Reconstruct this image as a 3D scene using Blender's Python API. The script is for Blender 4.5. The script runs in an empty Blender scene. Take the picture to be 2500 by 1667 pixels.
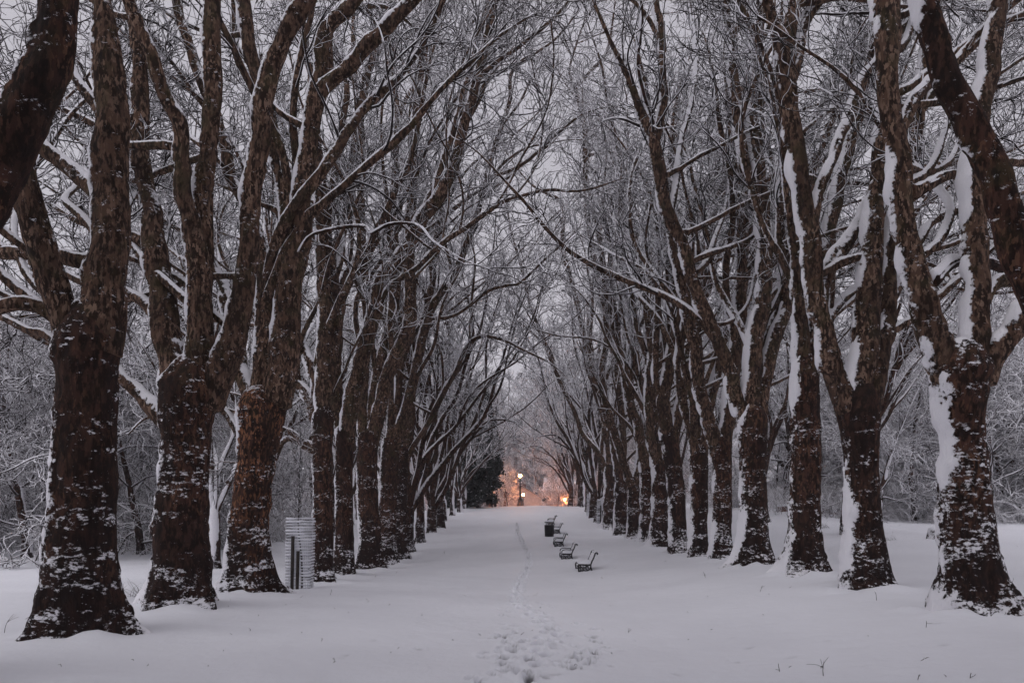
import bpy, math, random
import numpy as np
from mathutils import Vector, Matrix
R_ = math.radians
sc = bpy.context.scene
C = sc.collection
EZ = 1.9                       # eye height above the near snow
F, VX, HY = 1700.0, 1270.0, 1246.0   # focal length, vanishing point and horizon, in photo pixels

# ------------------------------------------------------------------ camera
cd = bpy.data.cameras.new('camera'); cam = bpy.data.objects.new('camera', cd); C.objects.link(cam)
cam.location = (0, 0, EZ); cam.rotation_euler = (R_(90), 0, 0)
cd.sensor_width = 36; cd.lens = F/2500*36; cd.shift_x = -0.008; cd.shift_y = 0.165
cd.clip_end = 3000; cd.clip_start = .05
sc.camera = cam
# ------------------------------------------------------------------ sky and light
SUN_EL, SUN_AZ = R_(52), R_(250)
w = bpy.data.worlds.new('World'); sc.world = w; w.use_nodes = True
nt = w.node_tree; nt.nodes.clear()
sky = nt.nodes.new('ShaderNodeTexSky'); sky.sky_type = 'NISHITA'; sky.sun_disc = False
sky.sun_elevation = SUN_EL; sky.sun_rotation = SUN_AZ; sky.dust_density = 3; sky.air_density = 1
hs = nt.nodes.new('ShaderNodeHueSaturation'); hs.inputs['Saturation'].default_value = .10
mx = nt.nodes.new('ShaderNodeMix'); mx.data_type = 'RGBA'; mx.inputs[0].default_value = .7
mx.inputs[7].default_value = (5.0, 4.75, 5.35, 1)
bg = nt.nodes.new('ShaderNodeBackground'); bg.inputs[1].default_value = .15
wo = nt.nodes.new('ShaderNodeOutputWorld')
nt.links.new(sky.outputs[0], hs.inputs['Color']); nt.links.new(hs.outputs[0], mx.inputs[6])
nt.links.new(mx.outputs[2], bg.inputs[0]); nt.links.new(bg.outputs[0], wo.inputs[0])
ld = bpy.data.lights.new('overcast_sun', 'SUN'); ld.energy = 1.15; ld.angle = R_(60); ld.color = (.985, .965, 1)
sun = bpy.data.objects.new('overcast_sun', ld); C.objects.link(sun)
_e, _a = R_(62), R_(200)    # comes from behind the camera, high
sun.rotation_euler = Vector((math.sin(_a)*math.cos(_e), math.cos(_a)*math.cos(_e), math.sin(_e))).to_track_quat('Z', 'Y').to_euler()
sc.view_settings.view_transform = 'Standard'; sc.view_settings.look = 'None'
sc.view_settings.gamma = 1; sc.view_settings.use_curve_mapping = False
sc.view_settings.exposure = -.38
cy = sc.cycles
cy.use_denoising = True; cy.max_bounces = 6; cy.diffuse_bounces = 6; cy.glossy_bounces = 1
cy.transmission_bounces = 2; cy.volume_bounces = 1; cy.transparent_max_bounces = 8
cy.use_adaptive_sampling = True; cy.adaptive_threshold = .05
try:
    cy.denoiser = 'OPENIMAGEDENOISE'; cy.denoising_prefilter = 'ACCURATE'
except Exception: pass

# ------------------------------------------------------------------ helpers
def hsh(i, j, k):
    n = (i*374761393 + j*668265263 + k*2147483647) & 0xffffffff
    n = ((n ^ (n >> 13))*1274126177) & 0xffffffff
    n = (n ^ (n >> 16)) & 0xffffffff
    return n/4294967295.0
def vnoise(p):
    p = np.asarray(p, float); i = np.floor(p).astype(np.int64); f = p-i; f = f*f*(3-2*f)
    r = 0
    for a in (0, 1):
        for b in (0, 1):
            for c in (0, 1):
                wt = (f[..., 0] if a else 1-f[..., 0])*(f[..., 1] if b else 1-f[..., 1])*(f[..., 2] if c else 1-f[..., 2])
                r = r + wt*hsh(i[..., 0]+a, i[..., 1]+b, i[..., 2]+c)
    return r*2-1
def fbm(p, o=3):
    s = 0; a = 1; t = 0
    for k in range(o):
        s = s + a*vnoise(p*(2.03**k)+17.3*k); t += a; a *= .5
    return s/t
def sstep(a, b, x):
    t = np.clip((x-a)/(b-a), 0, 1); return t*t*(3-2*t)
def unit(v):
    v = np.asarray(v, float); return v/np.maximum(np.linalg.norm(v, axis=-1, keepdims=True), 1e-9)

SNOWF = [None]     # how much snow sticks at each vertex of the trunk or limb just shaped
def mesh_np(name, V, Q, mat=None, smooth=True, T=None):
    me = bpy.data.meshes.new(name)
    V = np.ascontiguousarray(V, dtype=np.float32)
    Q = np.asarray(Q, dtype=np.int32).reshape(-1, 4) if Q is not None and len(Q) else np.zeros((0, 4), np.int32)
    T = np.asarray(T, dtype=np.int32).reshape(-1, 3) if T is not None and len(T) else np.zeros((0, 3), np.int32)
    me.vertices.add(len(V)); me.vertices.foreach_set('co', V.ravel())
    nl = Q.size+T.size; me.loops.add(nl); me.polygons.add(len(Q)+len(T))
    me.loops.foreach_set('vertex_index', np.concatenate([Q.ravel(), T.ravel()]))
    st = np.concatenate([np.arange(len(Q))*4, Q.size+np.arange(len(T))*3]).astype(np.int32)
    me.polygons.foreach_set('loop_start', st)
    me.polygons.foreach_set('use_smooth', np.full(len(st), smooth, dtype=bool))
    me.update(calc_edges=True)
    if SNOWF[0] is not None and len(SNOWF[0]) == len(V):
        me.attributes.new('snow_cover', 'FLOAT', 'POINT').data.foreach_set('value', SNOWF[0].astype(np.float32))
    if mat: me.materials.append(mat)
    return me
def link(name, me, parent=None, loc=None, rot=None):
    o = bpy.data.objects.new(name, me); C.objects.link(o)
    if parent: o.parent = parent
    if loc is not None: o.location = loc
    if rot is not None: o.rotation_euler = rot
    return o
def tag(o, label=None, cat=None, group=None, kind=None):
    if label: o['label'] = label
    if cat: o['category'] = cat
    if group: o['group'] = group
    if kind: o['kind'] = kind
    return o
def empty(name, loc=(0, 0, 0), rz=0):
    o = bpy.data.objects.new(name, None); C.objects.link(o); o.location = loc; o.rotation_euler = (0, 0, rz)
    o.empty_display_size = .2
    return o
def copy_tree(o, parent=None):
    c = o.copy(); C.objects.link(c)
    if parent: c.parent = parent
    for ch in o.children: copy_tree(ch, c)
    return c

class MB:
    """collects boxes, tubes, lathes into one mesh"""
    def __init__(s): s.V = []; s.Q = []; s.T = []; s.n = 0
    def add(s, V, Q=(), T=()):
        V = np.asarray(V, float).reshape(-1, 3)
        s.V.append(V)
        if len(Q): s.Q.append(np.asarray(Q).reshape(-1, 4)+s.n)
        if len(T): s.T.append(np.asarray(T).reshape(-1, 3)+s.n)
        s.n += len(V); return s
    def box(s, c, d, rz=0, taper=1.0):
        x, y, z = d[0]/2, d[1]/2, d[2]/2
        v = np.array([(-x, -y, -z), (x, -y, -z), (x, y, -z), (-x, y, -z), (-x*taper, -y*taper, z), (x*taper, -y*taper, z), (x*taper, y*taper, z), (-x*taper, y*taper, z)])
        cr, sr = math.cos(rz), math.sin(rz)
        v = np.stack([v[:, 0]*cr-v[:, 1]*sr, v[:, 0]*sr+v[:, 1]*cr, v[:, 2]], 1)+np.array(c)
        return s.add(v, [(0, 3, 2, 1), (4, 5, 6, 7), (0, 1, 5, 4), (1, 2, 6, 5), (2, 3, 7, 6), (3, 0, 4, 7)])
    def tube(s, P, r, k=8, close=True):
        V, Q, T = tube_np(np.asarray(P, float), np.broadcast_to(np.asarray(r, float), (len(P),)), k)
        return s.add(V, Q, T)
    def lathe(s, prof, k=16, c=(0, 0, 0), rot=0):
        prof = np.asarray(prof, float); n = len(prof)
        a = np.arange(k)/k*2*math.pi+rot
        V = np.stack([prof[:, None, 0]*np.cos(a)+c[0], prof[:, None, 0]*np.sin(a)+c[1], np.repeat(prof[:, 1, None], k, 1)+c[2]], -1).reshape(-1, 3)
        i, j = np.meshgrid(np.arange(n-1), np.arange(k), indexing='ij')
        Q = np.stack([i*k+j, i*k+(j+1) % k, (i+1)*k+(j+1) % k, (i+1)*k+j], -1).reshape(-1, 4)
        return s.add(V, Q)
    def build(s, name, mat, parent=None, smooth=False, loc=None, rot=None):
        me = mesh_np(name, np.concatenate(s.V), np.concatenate(s.Q) if s.Q else None, mat, smooth, np.concatenate(s.T) if s.T else None)
        return link(name, me, parent, loc, rot)

def frames(P):
    t = unit(np.gradient(P, axis=0)); n = len(P)
    a = np.array([1., 0, 0]) if abs(t[0][0]) < .9 else np.array([0, 1., 0])
    u = unit(np.cross(t[0], a)); U = [u]
    for i in range(1, n):
        u = u-t[i]*np.dot(u, t[i]); u = u/max(np.linalg.norm(u), 1e-9); U.append(u)
    U = np.array(U); return t, U, np.cross(t, U)
def tube_np(P, R, K, caps=True):
    t, U, W = frames(P); n = len(P)
    a = np.arange(K)/K*2*math.pi
    V = P[:, None]+R[:, None, None]*(np.cos(a)[None, :, None]*U[:, None]+np.sin(a)[None, :, None]*W[:, None])
    V = V.reshape(-1, 3)
    i, j = np.meshgrid(np.arange(n-1), np.arange(K), indexing='ij')
    Q = np.stack([i*K+j, i*K+(j+1) % K, (i+1)*K+(j+1) % K, (i+1)*K+j], -1).reshape(-1, 4)
    T = []
    if caps:
        V = np.concatenate([V, P[:1], P[-1:]]); jj = np.arange(K)
        T = np.concatenate([np.stack([np.full(K, n*K), (jj+1) % K, jj], 1), np.stack([np.full(K, n*K+1), (n-1)*K+jj, (n-1)*K+(jj+1) % K], 1)])
    return V, Q, T

# ------------------------------------------------------------------ materials
def newmat(name):
    m = bpy.data.materials.new(name); m.use_nodes = True; nt = m.node_tree; nt.nodes.clear()
    o = nt.nodes.new('ShaderNodeOutputMaterial'); b = nt.nodes.new('ShaderNodeBsdfPrincipled')
    nt.links.new(b.outputs[0], o.inputs[0]); return m, nt, b
class NT:
    def __init__(s, nt): s.t = nt
    def n(s, typ, ins={}, **kw):
        nd = s.t.nodes.new('ShaderNode'+typ)
        for k, v in kw.items(): setattr(nd, k, v)
        for k, v in ins.items():
            if isinstance(v, bpy.types.NodeSocket): s.t.links.new(v, nd.inputs[k])
            else: nd.inputs[k].default_value = v
        return nd
    def m(s, op, a, b=0.0, c=0.0, clamp=False):
        return s.n('Math', {0: a, 1: b, 2: c}, operation=op, use_clamp=clamp).outputs[0]
    def mapr(s, v, a, b, c=0., d=1., smooth=True):
        return s.n('MapRange', {0: v, 1: a, 2: b, 3: c, 4: d}, interpolation_type='SMOOTHSTEP' if smooth else 'LINEAR').outputs[0]
    def mix(s, f, a, b):
        nd = s.n('Mix', {0: f, 6: a, 7: b}, data_type='RGBA'); return nd.outputs[2]
    def noise(s, vec, scale, detail=3, rough=.55):
        return s.n('TexNoise', {'Vector': vec, 'Scale': scale, 'Detail': detail, 'Roughness': rough}).outputs['Fac']
    def scaled(s, vec, sc_):
        return s.n('Mapping', {'Vector': vec, 'Scale': sc_}).outputs[0]
SNOW = (.87, .86, .90, 1)
def c4(r, g, b): return (r, g, b, 1)

def bark_mat(name, wind=.84, top=.62, tn=1.3, wn=1.25, speck=1.0, flake=1.0, dark=(.020, .012, .010), mid=(.068, .034, .025), tan=(.20, .105, .066)):
    m, nt, b = newmat(name); g = NT(nt)
    tc = g.n('TexCoord').outputs['Object']; oi = g.n('ObjectInfo').outputs['Random']
    off = g.n('VectorMath', {0: tc, 1: g.n('CombineXYZ', {0: g.m('MULTIPLY', oi, 31.), 1: g.m('MULTIPLY', oi, 17.)}).outputs[0]}, operation='ADD').outputs[0]
    nrm = g.n('NewGeometry').outputs['Normal']
    sx = g.n('SeparateXYZ', {0: nrm}); pz = g.n('SeparateXYZ', {0: tc}).outputs[2]
    # bark colour: plane-tree flakes
    v1 = g.scaled(off, (1, 1, .42))
    n1 = g.noise(v1, 10, 3, .6); n2 = g.noise(v1, 19, 3, .55); n3 = g.noise(off, 1.1, 2); n4 = g.noise(g.scaled(off, (1, 1, .15)), 30, 3, .7)
    col = g.mix(g.mapr(n1, .46, .56), c4(*dark), c4(*mid))
    fl = g.mapr(n2, .565-.03*flake, .60-.03*flake)
    fl = g.m('MULTIPLY', fl, g.mapr(n3, .38, .62, .25, .9))
    col = g.mix(g.m('MULTIPLY', fl, flake, clamp=True), col, c4(*tan))
    col = g.mix(g.m('MULTIPLY', g.mapr(g.noise(off, 2.3, 3), .5, .68), g.mapr(pz, 2.5, 6, 0, .6)), col, c4(.052, .043, .022))
    dk = g.mapr(g.noise(v1, 9.3, 2), .60, .66)
    col = g.mix(g.m('MULTIPLY', dk, .7), col, c4(.014, .011, .010))
    wide = g.noise(g.scaled(off, (1.6, 1.6, .22)), 1.0, 3, .5); col = g.mix(g.m('MULTIPLY', g.mapr(wide, .50, .60), .62 if speck >= 1 else .3), col, c4(.017, .012, .011))
    # bark colour darkens towards the base, warm or greenish tone higher up
    base = g.mapr(g.m('ADD', pz, g.m('MULTIPLY', n3, 1.6)), 3.4, .9)
    col = g.mix(g.m('MULTIPLY', base, .72), col, c4(.016, .011, .011))
    # snow plastered by the wind and lying on top
    d = g.m('ADD', g.m('MULTIPLY', sx.outputs[0], -.93), g.m('ADD', g.m('MULTIPLY', sx.outputs[1], -.06), g.m('MULTIPLY', sx.outputs[2], .36)))
    rag = g.noise(off, 11, 5, .68); rag2 = g.noise(off, 1.3, 2)
    at_ = g.n('Attribute', attribute_name='snow_cover').outputs['Fac']
    s1 = g.mapr(g.m('ADD', g.m('ADD', at_, (.80-wind)*1.2), g.m('MULTIPLY', g.m('SUBTRACT', rag, .5), wn)), .50, .60)
    s1 = g.m('MULTIPLY', s1, g.mapr(at_, .06, .2) if wind > .6 else 1.0)
    s2 = g.mapr(g.m('ADD', sx.outputs[2], g.m('MULTIPLY', g.m('SUBTRACT', rag, .5), tn)), top, top+.08)
    snow = g.m('MAXIMUM', s1, s2)
    if speck > 0:
        band = g.noise(g.scaled(off, (.55, .55, 1.6)), 1.9, 4, .6)
        hf = g.noise(g.scaled(off, (1, 1, 1.9)), 8.5, 7, .74)
        low = g.mapr(pz, 5.0, .1, 0, .085, False)
        low2 = g.mapr(pz, .6, .0, 0, .06, False)
        th = g.m('SUBTRACT', g.m('SUBTRACT', g.m('SUBTRACT', .722, g.m('MULTIPLY', g.mapr(band, .42, .62), .14)), low), low2)
        s3 = g.mapr(g.m('SUBTRACT', hf, th), -.008, .030)
        s3 = g.m('MULTIPLY', s3, g.mapr(sx.outputs[2], -.5, -.1))
        snow = g.m('MAXIMUM', snow, g.m('MULTIPLY', s3, speck))
    col = g.mix(snow, col, SNOW)
    nt.links.new(col, b.inputs['Base Color'])
    b.inputs['Roughness'].default_value = .9; b.inputs['Specular IOR Level'].default_value = .1
    h = g.m('ADD', g.m('MULTIPLY', n2, .4), g.m('ADD', g.m('MULTIPLY', n4, .5), g.m('MULTIPLY', snow, .7)))
    bp = g.n('Bump', {'Height': h, 'Strength': .8, 'Distance': .05})
    nt.links.new(bp.outputs[0], b.inputs['Normal'])
    return m
def twig_mat(name, top=.25, wind=.62, col=(.020, .014, .013), snow=SNOW):
    m, nt, b = newmat(name); g = NT(nt)
    tc = g.n('TexCoord').outputs['Object']; nrm = g.n('NewGeometry').outputs['Normal']; sx = g.n('SeparateXYZ', {0: nrm})
    n = g.noise(tc, 2.3, 2); nn = g.m('MULTIPLY', g.m('SUBTRACT', n, .5), .9)
    d = g.m('ADD', g.m('MULTIPLY', sx.outputs[0], -.93), g.m('MULTIPLY', sx.outputs[2], .36))
    s = g.m('MAXIMUM', g.mapr(g.m('ADD', sx.outputs[2], nn), top, top+.12), g.mapr(g.m('ADD', d, nn), wind, wind+.12))
    nt.links.new(g.mix(s, c4(*col), snow), b.inputs['Base Color'])
    b.inputs['Roughness'].default_value = .9; b.inputs['Specular IOR Level'].default_value = .2
    return m
def snow_mat():
    m, nt, b = newmat('snow'); g = NT(nt)
    tc = g.n('NewGeometry').outputs['Position']
    n = g.noise(tc, .25, 3); n2 = g.noise(tc, 5, 4, .6); n3 = g.noise(tc, 60, 2)
    col = g.mix(g.mapr(n, .35, .65), c4(.79, .795, .845), c4(.845, .85, .90))
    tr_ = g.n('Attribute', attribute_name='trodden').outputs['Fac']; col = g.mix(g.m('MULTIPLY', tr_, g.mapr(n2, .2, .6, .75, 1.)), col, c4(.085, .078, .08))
    nt.links.new(col, b.inputs['Base Color']); b.inputs['Roughness'].default_value = .7; b.inputs['Specular IOR Level'].default_value = .2
    h = g.m('ADD', g.m('MULTIPLY', n2, .9), g.m('MULTIPLY', n3, .12))
    bp = g.n('Bump', {'Height': h, 'Strength': .45, 'Distance': .05}); nt.links.new(bp.outputs[0], b.inputs['Normal'])
    return m
def plain(name, col, rough=.7, metal=0, var=.25, scale=8, snowtop=None, spec=.3):
    m, nt, b = newmat(name); g = NT(nt)
    tc = g.n('TexCoord').outputs['Object']; n = g.noise(tc, scale, 4, .6)
    c = g.mix(g.mapr(n, .3, .7), c4(*[x*(1-var) for x in col]), c4(*[min(1, x*(1+var)) for x in col]))
    if snowtop is not None:
        sx = g.n('SeparateXYZ', {0: g.n('NewGeometry').outputs['Normal']}).outputs[2]
        c = g.mix(g.mapr(g.m('ADD', sx, g.m('MULTIPLY', g.m('SUBTRACT', n, .5), .4)), snowtop, snowtop+.1), c, SNOW)
    nt.links.new(c, b.inputs['Base Color']); b.inputs['Roughness'].default_value = rough; b.inputs['Metallic'].default_value = metal
    b.inputs['Specular IOR Level'].default_value = spec
    bp = g.n('Bump', {'Height': n, 'Strength': .2, 'Distance': .01}); nt.links.new(bp.outputs[0], b.inputs['Normal'])
    return m
def emit(name, col, s):
    m, nt, b = newmat(name); b.inputs['Emission Color'].default_value = c4(*col); b.inputs['Emission Strength'].default_value = s
    b.inputs['Base Color'].default_value = c4(.8, .7, .5); return m

M_BARK = bark_mat('plane_bark', flake=.6)
M_BARK_FLECK = bark_mat('flecked_bark', flake=1.5, tan=(.26, .12, .065))
M_LIMB = bark_mat('limb_bark', wind=.79, top=.30, tn=.7, wn=.9, speck=.85, dark=(.026, .016, .012), mid=(.098, .058, .041), tan=(.25, .165, .12))
M_THIN = bark_mat('thin_limb_bark', wind=.45, top=.05, tn=.5, wn=.4, speck=0, flake=.3)
M_BARK_FAR = bark_mat('far_bark', wind=.72, top=.35, tn=.8, wn=.6, speck=.8, flake=.6)
M_TWIG = twig_mat('snowy_twig', top=.12, wind=.50)
M_TWIG_FAR = twig_mat('far_snowy_twig', top=-.12, wind=.38)
M_WOOD = twig_mat('woodland_twig', top=-.02, wind=.3, col=(.040, .032, .030))
M_SNOW = snow_mat()
M_IRON = plain('cast_iron', (.018, .018, .02), .5, .2, spec=.4)
M_SLAT = plain('bench_wood', (.04, .03, .024), .8, snowtop=.25)

# ------------------------------------------------------------------ terrain
LROW = [(205, 1546), (440, 1484), (607, 1439), (731, 1441), (788, 1419), (842, 1404), (900, 1389), (940, 1379), (968, 1364), (995, 1349), (1025, 1326), (1052, 1301), (1070, 1291), (1087, 1271), (1105, 1261), (1120, 1251), (1130, 1241)]
RROW = [(2366, 1482), (2111, 1431), (1961, 1394), (1841, 1378), (1761, 1373), (1705, 1358), (1655, 1352), (1610, 1335), (1580, 1322), (1549, 1315), (1515, 1307), (1486, 1292), (1465, 1277), (1448, 1268), (1435, 1250), (1420, 1238)]
XL, XR = -6.58, 7.0
def depthL(px): return -XL*F/(VX-px)
def depthR(px): return XR*F/(px-VX)
def prof(pts):
    pts = sorted(pts); d = np.array([p[0] for p in pts]); z = np.array([p[1] for p in pts])
    g = np.arange(-20, 420, .5); v = np.interp(g, d, z); k = np.hanning(15); k /= k.sum()
    return g, np.convolve(np.pad(v, 7, mode='edge'), k, 'valid')
def rowpts(row, f): return [(f(x), EZ-(y-HY)*f(x)/F) for x, y in row]
PF = [(-70, prof([(0, -.6), (30, -.6), (60, -.6), (120, .8), (300, 3)])),
      (-26, prof([(0, -.3), (30, -.5), (45, -.5), (60, -.2), (100, .6), (300, 3)])),
      (XL, prof([(0, -.05), (7, -.02)]+rowpts(LROW, depthL)+[(90, 2.45), (97, 2.1), (106, 1.4), (120, .6), (160, .4), (300, 3)])),
      (2.2, prof([(0, 0), (8, 0), (15, -.2), (20, -.38), (27, -.5), (33, -.41), (40, -.17), (50, .2), (60, .95), (70, 1.75), (80, 2.42), (86, 2.52), (91, 2.42), (97, 2.1), (106, 1.3), (120, .5), (160, .3), (300, 3)])),
      (XR, prof([(0, .35), (7, .4)]+rowpts(RROW, depthR)+[(90, 2.45), (97, 2.1), (106, 1.4), (120, .6), (160, .4), (300, 3)])),
      (18, prof([(0, .5), (20, .6), (35, 1.0), (42, 1.35), (50, 2.1), (80, 2.3), (300, 4)])),
      (26, prof([(0, .5), (20, .6), (35, .95), (42, 1.1), (50, 1.4), (80, 2.0), (300, 4)])),
      (80, prof([(0, .5), (40, .9), (80, 2.0), (300, 5)]))]
def smooth_z(x, y):
    x = np.asarray(x, float); y = np.asarray(y, float)
    xs = np.array([p[0] for p in PF]); Z = np.stack([np.interp(y, p[1][0], p[1][1]) for p in PF])
    i = np.clip(np.searchsorted(xs, x)-1, 0, len(xs)-2); t = np.clip((x-xs[i])/(xs[i+1]-xs[i]), 0, 1)
    t = t*.5+t*t*(3-2*t)*.5
    z0 = np.take_along_axis(Z, i[None], 0)[0]; z1 = np.take_along_axis(Z, i[None]+1, 0)[0]
    return z0*(1-t)+z1*t
def ground_z(x, y):
    x, y = np.broadcast_arrays(np.atleast_1d(np.asarray(x, float)), np.atleast_1d(np.asarray(y, float)))
    x = x.ravel(); y = y.ravel()
    p = np.stack([x*.35, y*.35, x*0], -1)
    return smooth_z(x, y)+.05*fbm(p, 3)*sstep(3, 9, y)
def gz(x, y): return float(ground_z(x, y)[0])
DS_ = np.concatenate([np.arange(6, 24, .03), np.arange(24, 130, .15)])
def on_ground(px, py):
    """ground point seen at a photo pixel"""
    d = DS_; x = (px-VX)/F*d; z = EZ-(py-HY)/F*d
    k = int(np.argmax(z <= ground_z(x, d)))
    return float(x[k]), float(d[k])
def at(px, py, d): return ((px-VX)/F*d, d, EZ-(py-HY)/F*d)

ROOTS = []   # trunk positions: snow banks up round them
for px, py in LROW: ROOTS.append((XL, depthL(px)))
for px, py in RROW: ROOTS.append((XR, depthR(px)))
def spaced(a, b, fine, n_out, lo, hi, g=1.06):
    c = list(np.arange(a, b, fine)); s = fine; v = a
    while v > lo: s *= g; v -= s; c.insert(0, v)
    v = b; s = fine
    while v < hi: s *= g; v += s; c.append(v)
    return np.array(c)
gx = spaced(-1.6, 2.4, .03, 0, -260, 260, 1.03); gy = spaced(7.3, 33, .05, 0, -12, 420, 1.013)
GX, GY = np.meshgrid(gx, gy, indexing='ij')
x = GX.ravel(); y = GY.ravel(); z = ground_z(x, y)
for rx, ry in ROOTS:
    if rx == XL and abs(ry-depthL(731)) < .1: continue
    r = np.hypot(x-rx, y-ry); m_ = r < 2.2; nz_ = vnoise(np.stack([x[m_]*2.6, y[m_]*2.6, x[m_]*0+ry], -1)); z[m_] += (.07+.11*nz_)*np.exp(-(r[m_]/.95)**4)
z += .018*fbm(np.stack([x*1.7, y*1.7, x*0+5], -1), 3)
# footprints
frng = np.random.RandomState(4)
tr = [(1288, 1700), (1283, 1660), (1296, 1625), (1325, 1590), (1342, 1560), (1338, 1532), (1318, 1510), (1292, 1492), (1268, 1474), (1258, 1455), (1268, 1425), (1280, 1400), (1292, 1376), (1290, 1352), (1276, 1328), (1264, 1300), (1262, 1275)]
prints = []
tp = [on_ground(*p) for p in tr]
for (x0, y0), (x1, y1) in zip(tp[:-1], tp[1:]):
    L = math.hypot(x1-x0, y1-y0); n = max(1, int(L/.26)); a = math.atan2(y1-y0, x1-x0)
    for k in range(n):
        t = k/n; sd = .07*(1 if len(prints) % 2 else -1)
        prints.append((x0+(x1-x0)*t-math.sin(a)*sd+frng.normal()*.03, y0+(y1-y0)*t+math.cos(a)*sd+frng.normal()*.03, a+frng.normal()*.15, 1.25, .11))
for cx, cyy, sxx, syy, n in ((1245, 1545, 22, 45, 34), (1232, 1600, 12, 30, 14), (1330, 1500, 28, 22, 9), (1425, 1590, 34, 30, 26), (1365, 1640, 40, 20, 12), (1455, 1570, 12, 22, 8), (1200, 1650, 30, 20, 6)):
    for k in range(n):
        X, Y = on_ground(cx+frng.normal()*sxx, min(1690, cyy+frng.normal()*syy)); prints.append((X, Y, R_(90)+frng.normal()*.7, frng.uniform(.55, .95), frng.uniform(.05, .10)))
for k in range(90):
    X, Y = frng.uniform(-5.5, 6), frng.uniform(8, 24); prints.append((X, Y, frng.uniform(0, 6), frng.uniform(.3, .9), frng.uniform(.006, .02)))
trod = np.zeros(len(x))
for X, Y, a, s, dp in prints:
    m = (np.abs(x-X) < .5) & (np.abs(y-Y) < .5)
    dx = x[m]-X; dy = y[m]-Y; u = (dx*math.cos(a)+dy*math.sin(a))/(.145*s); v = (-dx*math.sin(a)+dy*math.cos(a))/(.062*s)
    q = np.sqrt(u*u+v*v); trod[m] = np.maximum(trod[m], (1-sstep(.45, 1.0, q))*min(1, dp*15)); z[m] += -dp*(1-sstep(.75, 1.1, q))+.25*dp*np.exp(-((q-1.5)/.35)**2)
nx, ny = len(gx), len(gy)
i, j = np.meshgrid(np.arange(nx-1), np.arange(ny-1), indexing='ij')
Q = np.stack([i*ny+j, (i+1)*ny+j, (i+1)*ny+j+1, i*ny+j+1], -1).reshape(-1, 4)
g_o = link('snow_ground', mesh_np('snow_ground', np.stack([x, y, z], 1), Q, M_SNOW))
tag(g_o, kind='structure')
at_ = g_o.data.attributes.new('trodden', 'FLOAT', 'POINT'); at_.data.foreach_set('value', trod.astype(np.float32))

# ------------------------------------------------------------------ growing trees
def catmull(P, step):
    P = np.asarray(P, float)
    if len(P) < 2: return P
    E = np.concatenate([2*P[:1]-P[1:2], P, 2*P[-1:]-P[-2:-1]]); out = []
    for k in range(1, len(E)-2):
        L = np.linalg.norm(E[k+1, :3]-E[k, :3]); n = max(2, int(math.ceil(L/step)))
        t = (np.arange(n)/n)[:, None]
        a, b, c, d = E[k-1], E[k], E[k+1], E[k+2]
        out.append(.5*((2*b)+(-a+c)*t+(2*a-5*b+4*c-d)*t*t+(-a+3*b-3*c+d)*t**3))
    out.append(P[-1:]); return np.concatenate(out)
def grow(S0, D, L, R0, S, wig, up, rng, r_end=.35):
    N = len(S0); P = np.empty((N, S+1, 3)); P[:, 0] = S0; d = unit(D); w1 = rng.normal(size=(N, 3))*wig
    for k in range(S):
        w1 = .45*w1+rng.normal(size=(N, 3))*wig
        d = unit(d+w1+np.array([0, 0, 1.])*np.asarray(up).reshape(-1, 1))
        P[:, k+1] = P[:, k]+d*(L/S)[:, None]
    t = np.linspace(0, 1, S+1)[None]
    return P, R0[:, None]*(1-(1-r_end)*t)
def spawn(P, R, n, ang, rng, t0=.12):
    N, S = P.shape[0], P.shape[1]-1
    par = np.repeat(np.arange(N), n); t = rng.uniform(t0, 1, len(par))*S
    k = np.minimum(t.astype(int), S-1); f = (t-k)[:, None]
    pos = P[par, k]*(1-f)+P[par, k+1]*f; tan = unit(P[par, k+1]-P[par, k])
    rr = R[par, k]*(1-f[:, 0])+R[par, k+1]*f[:, 0]
    q = unit(np.cross(tan, rng.normal(size=(len(par), 3)))); a = rng.uniform(ang*.6, ang*1.25, len(par))[:, None]
    return pos, tan*np.cos(a)+q*np.sin(a), rr, t/S
def tubes(P, R, K):
    N, S1, _ = P.shape
    t = unit(np.gradient(P, axis=1)); ref = unit(np.cross(P[:, -1]-P[:, 0], np.array([.3, .9, .2])))[:, None]
    u = unit(np.cross(t, ref)+1e-6); v = np.cross(t, u)
    a = np.arange(K)/K*2*math.pi+.4
    V = P[:, :, None]+R[:, :, None, None]*(np.cos(a)[:, None]*u[:, :, None]+np.sin(a)[:, None]*v[:, :, None])
    n, i, j = np.meshgrid(np.arange(N), np.arange(S1-1), np.arange(K), indexing='ij')
    b = n*S1*K
    Q = np.stack([b+i*K+j, b+i*K+(j+1) % K, b+(i+1)*K+(j+1) % K, b+(i+1)*K+j], -1).reshape(-1, 4)
    return V.reshape(-1, 3), Q
def seen(P, mx=260, top=-260):
    d = np.maximum(P[:, 1], .5); px = VX+P[:, 0]/d*F; py = HY-(P[:, 2]-EZ)/d*F
    return (P[:, 1] > 1) & (px > -mx) & (px < 2500+mx) & (py > top)
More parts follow.
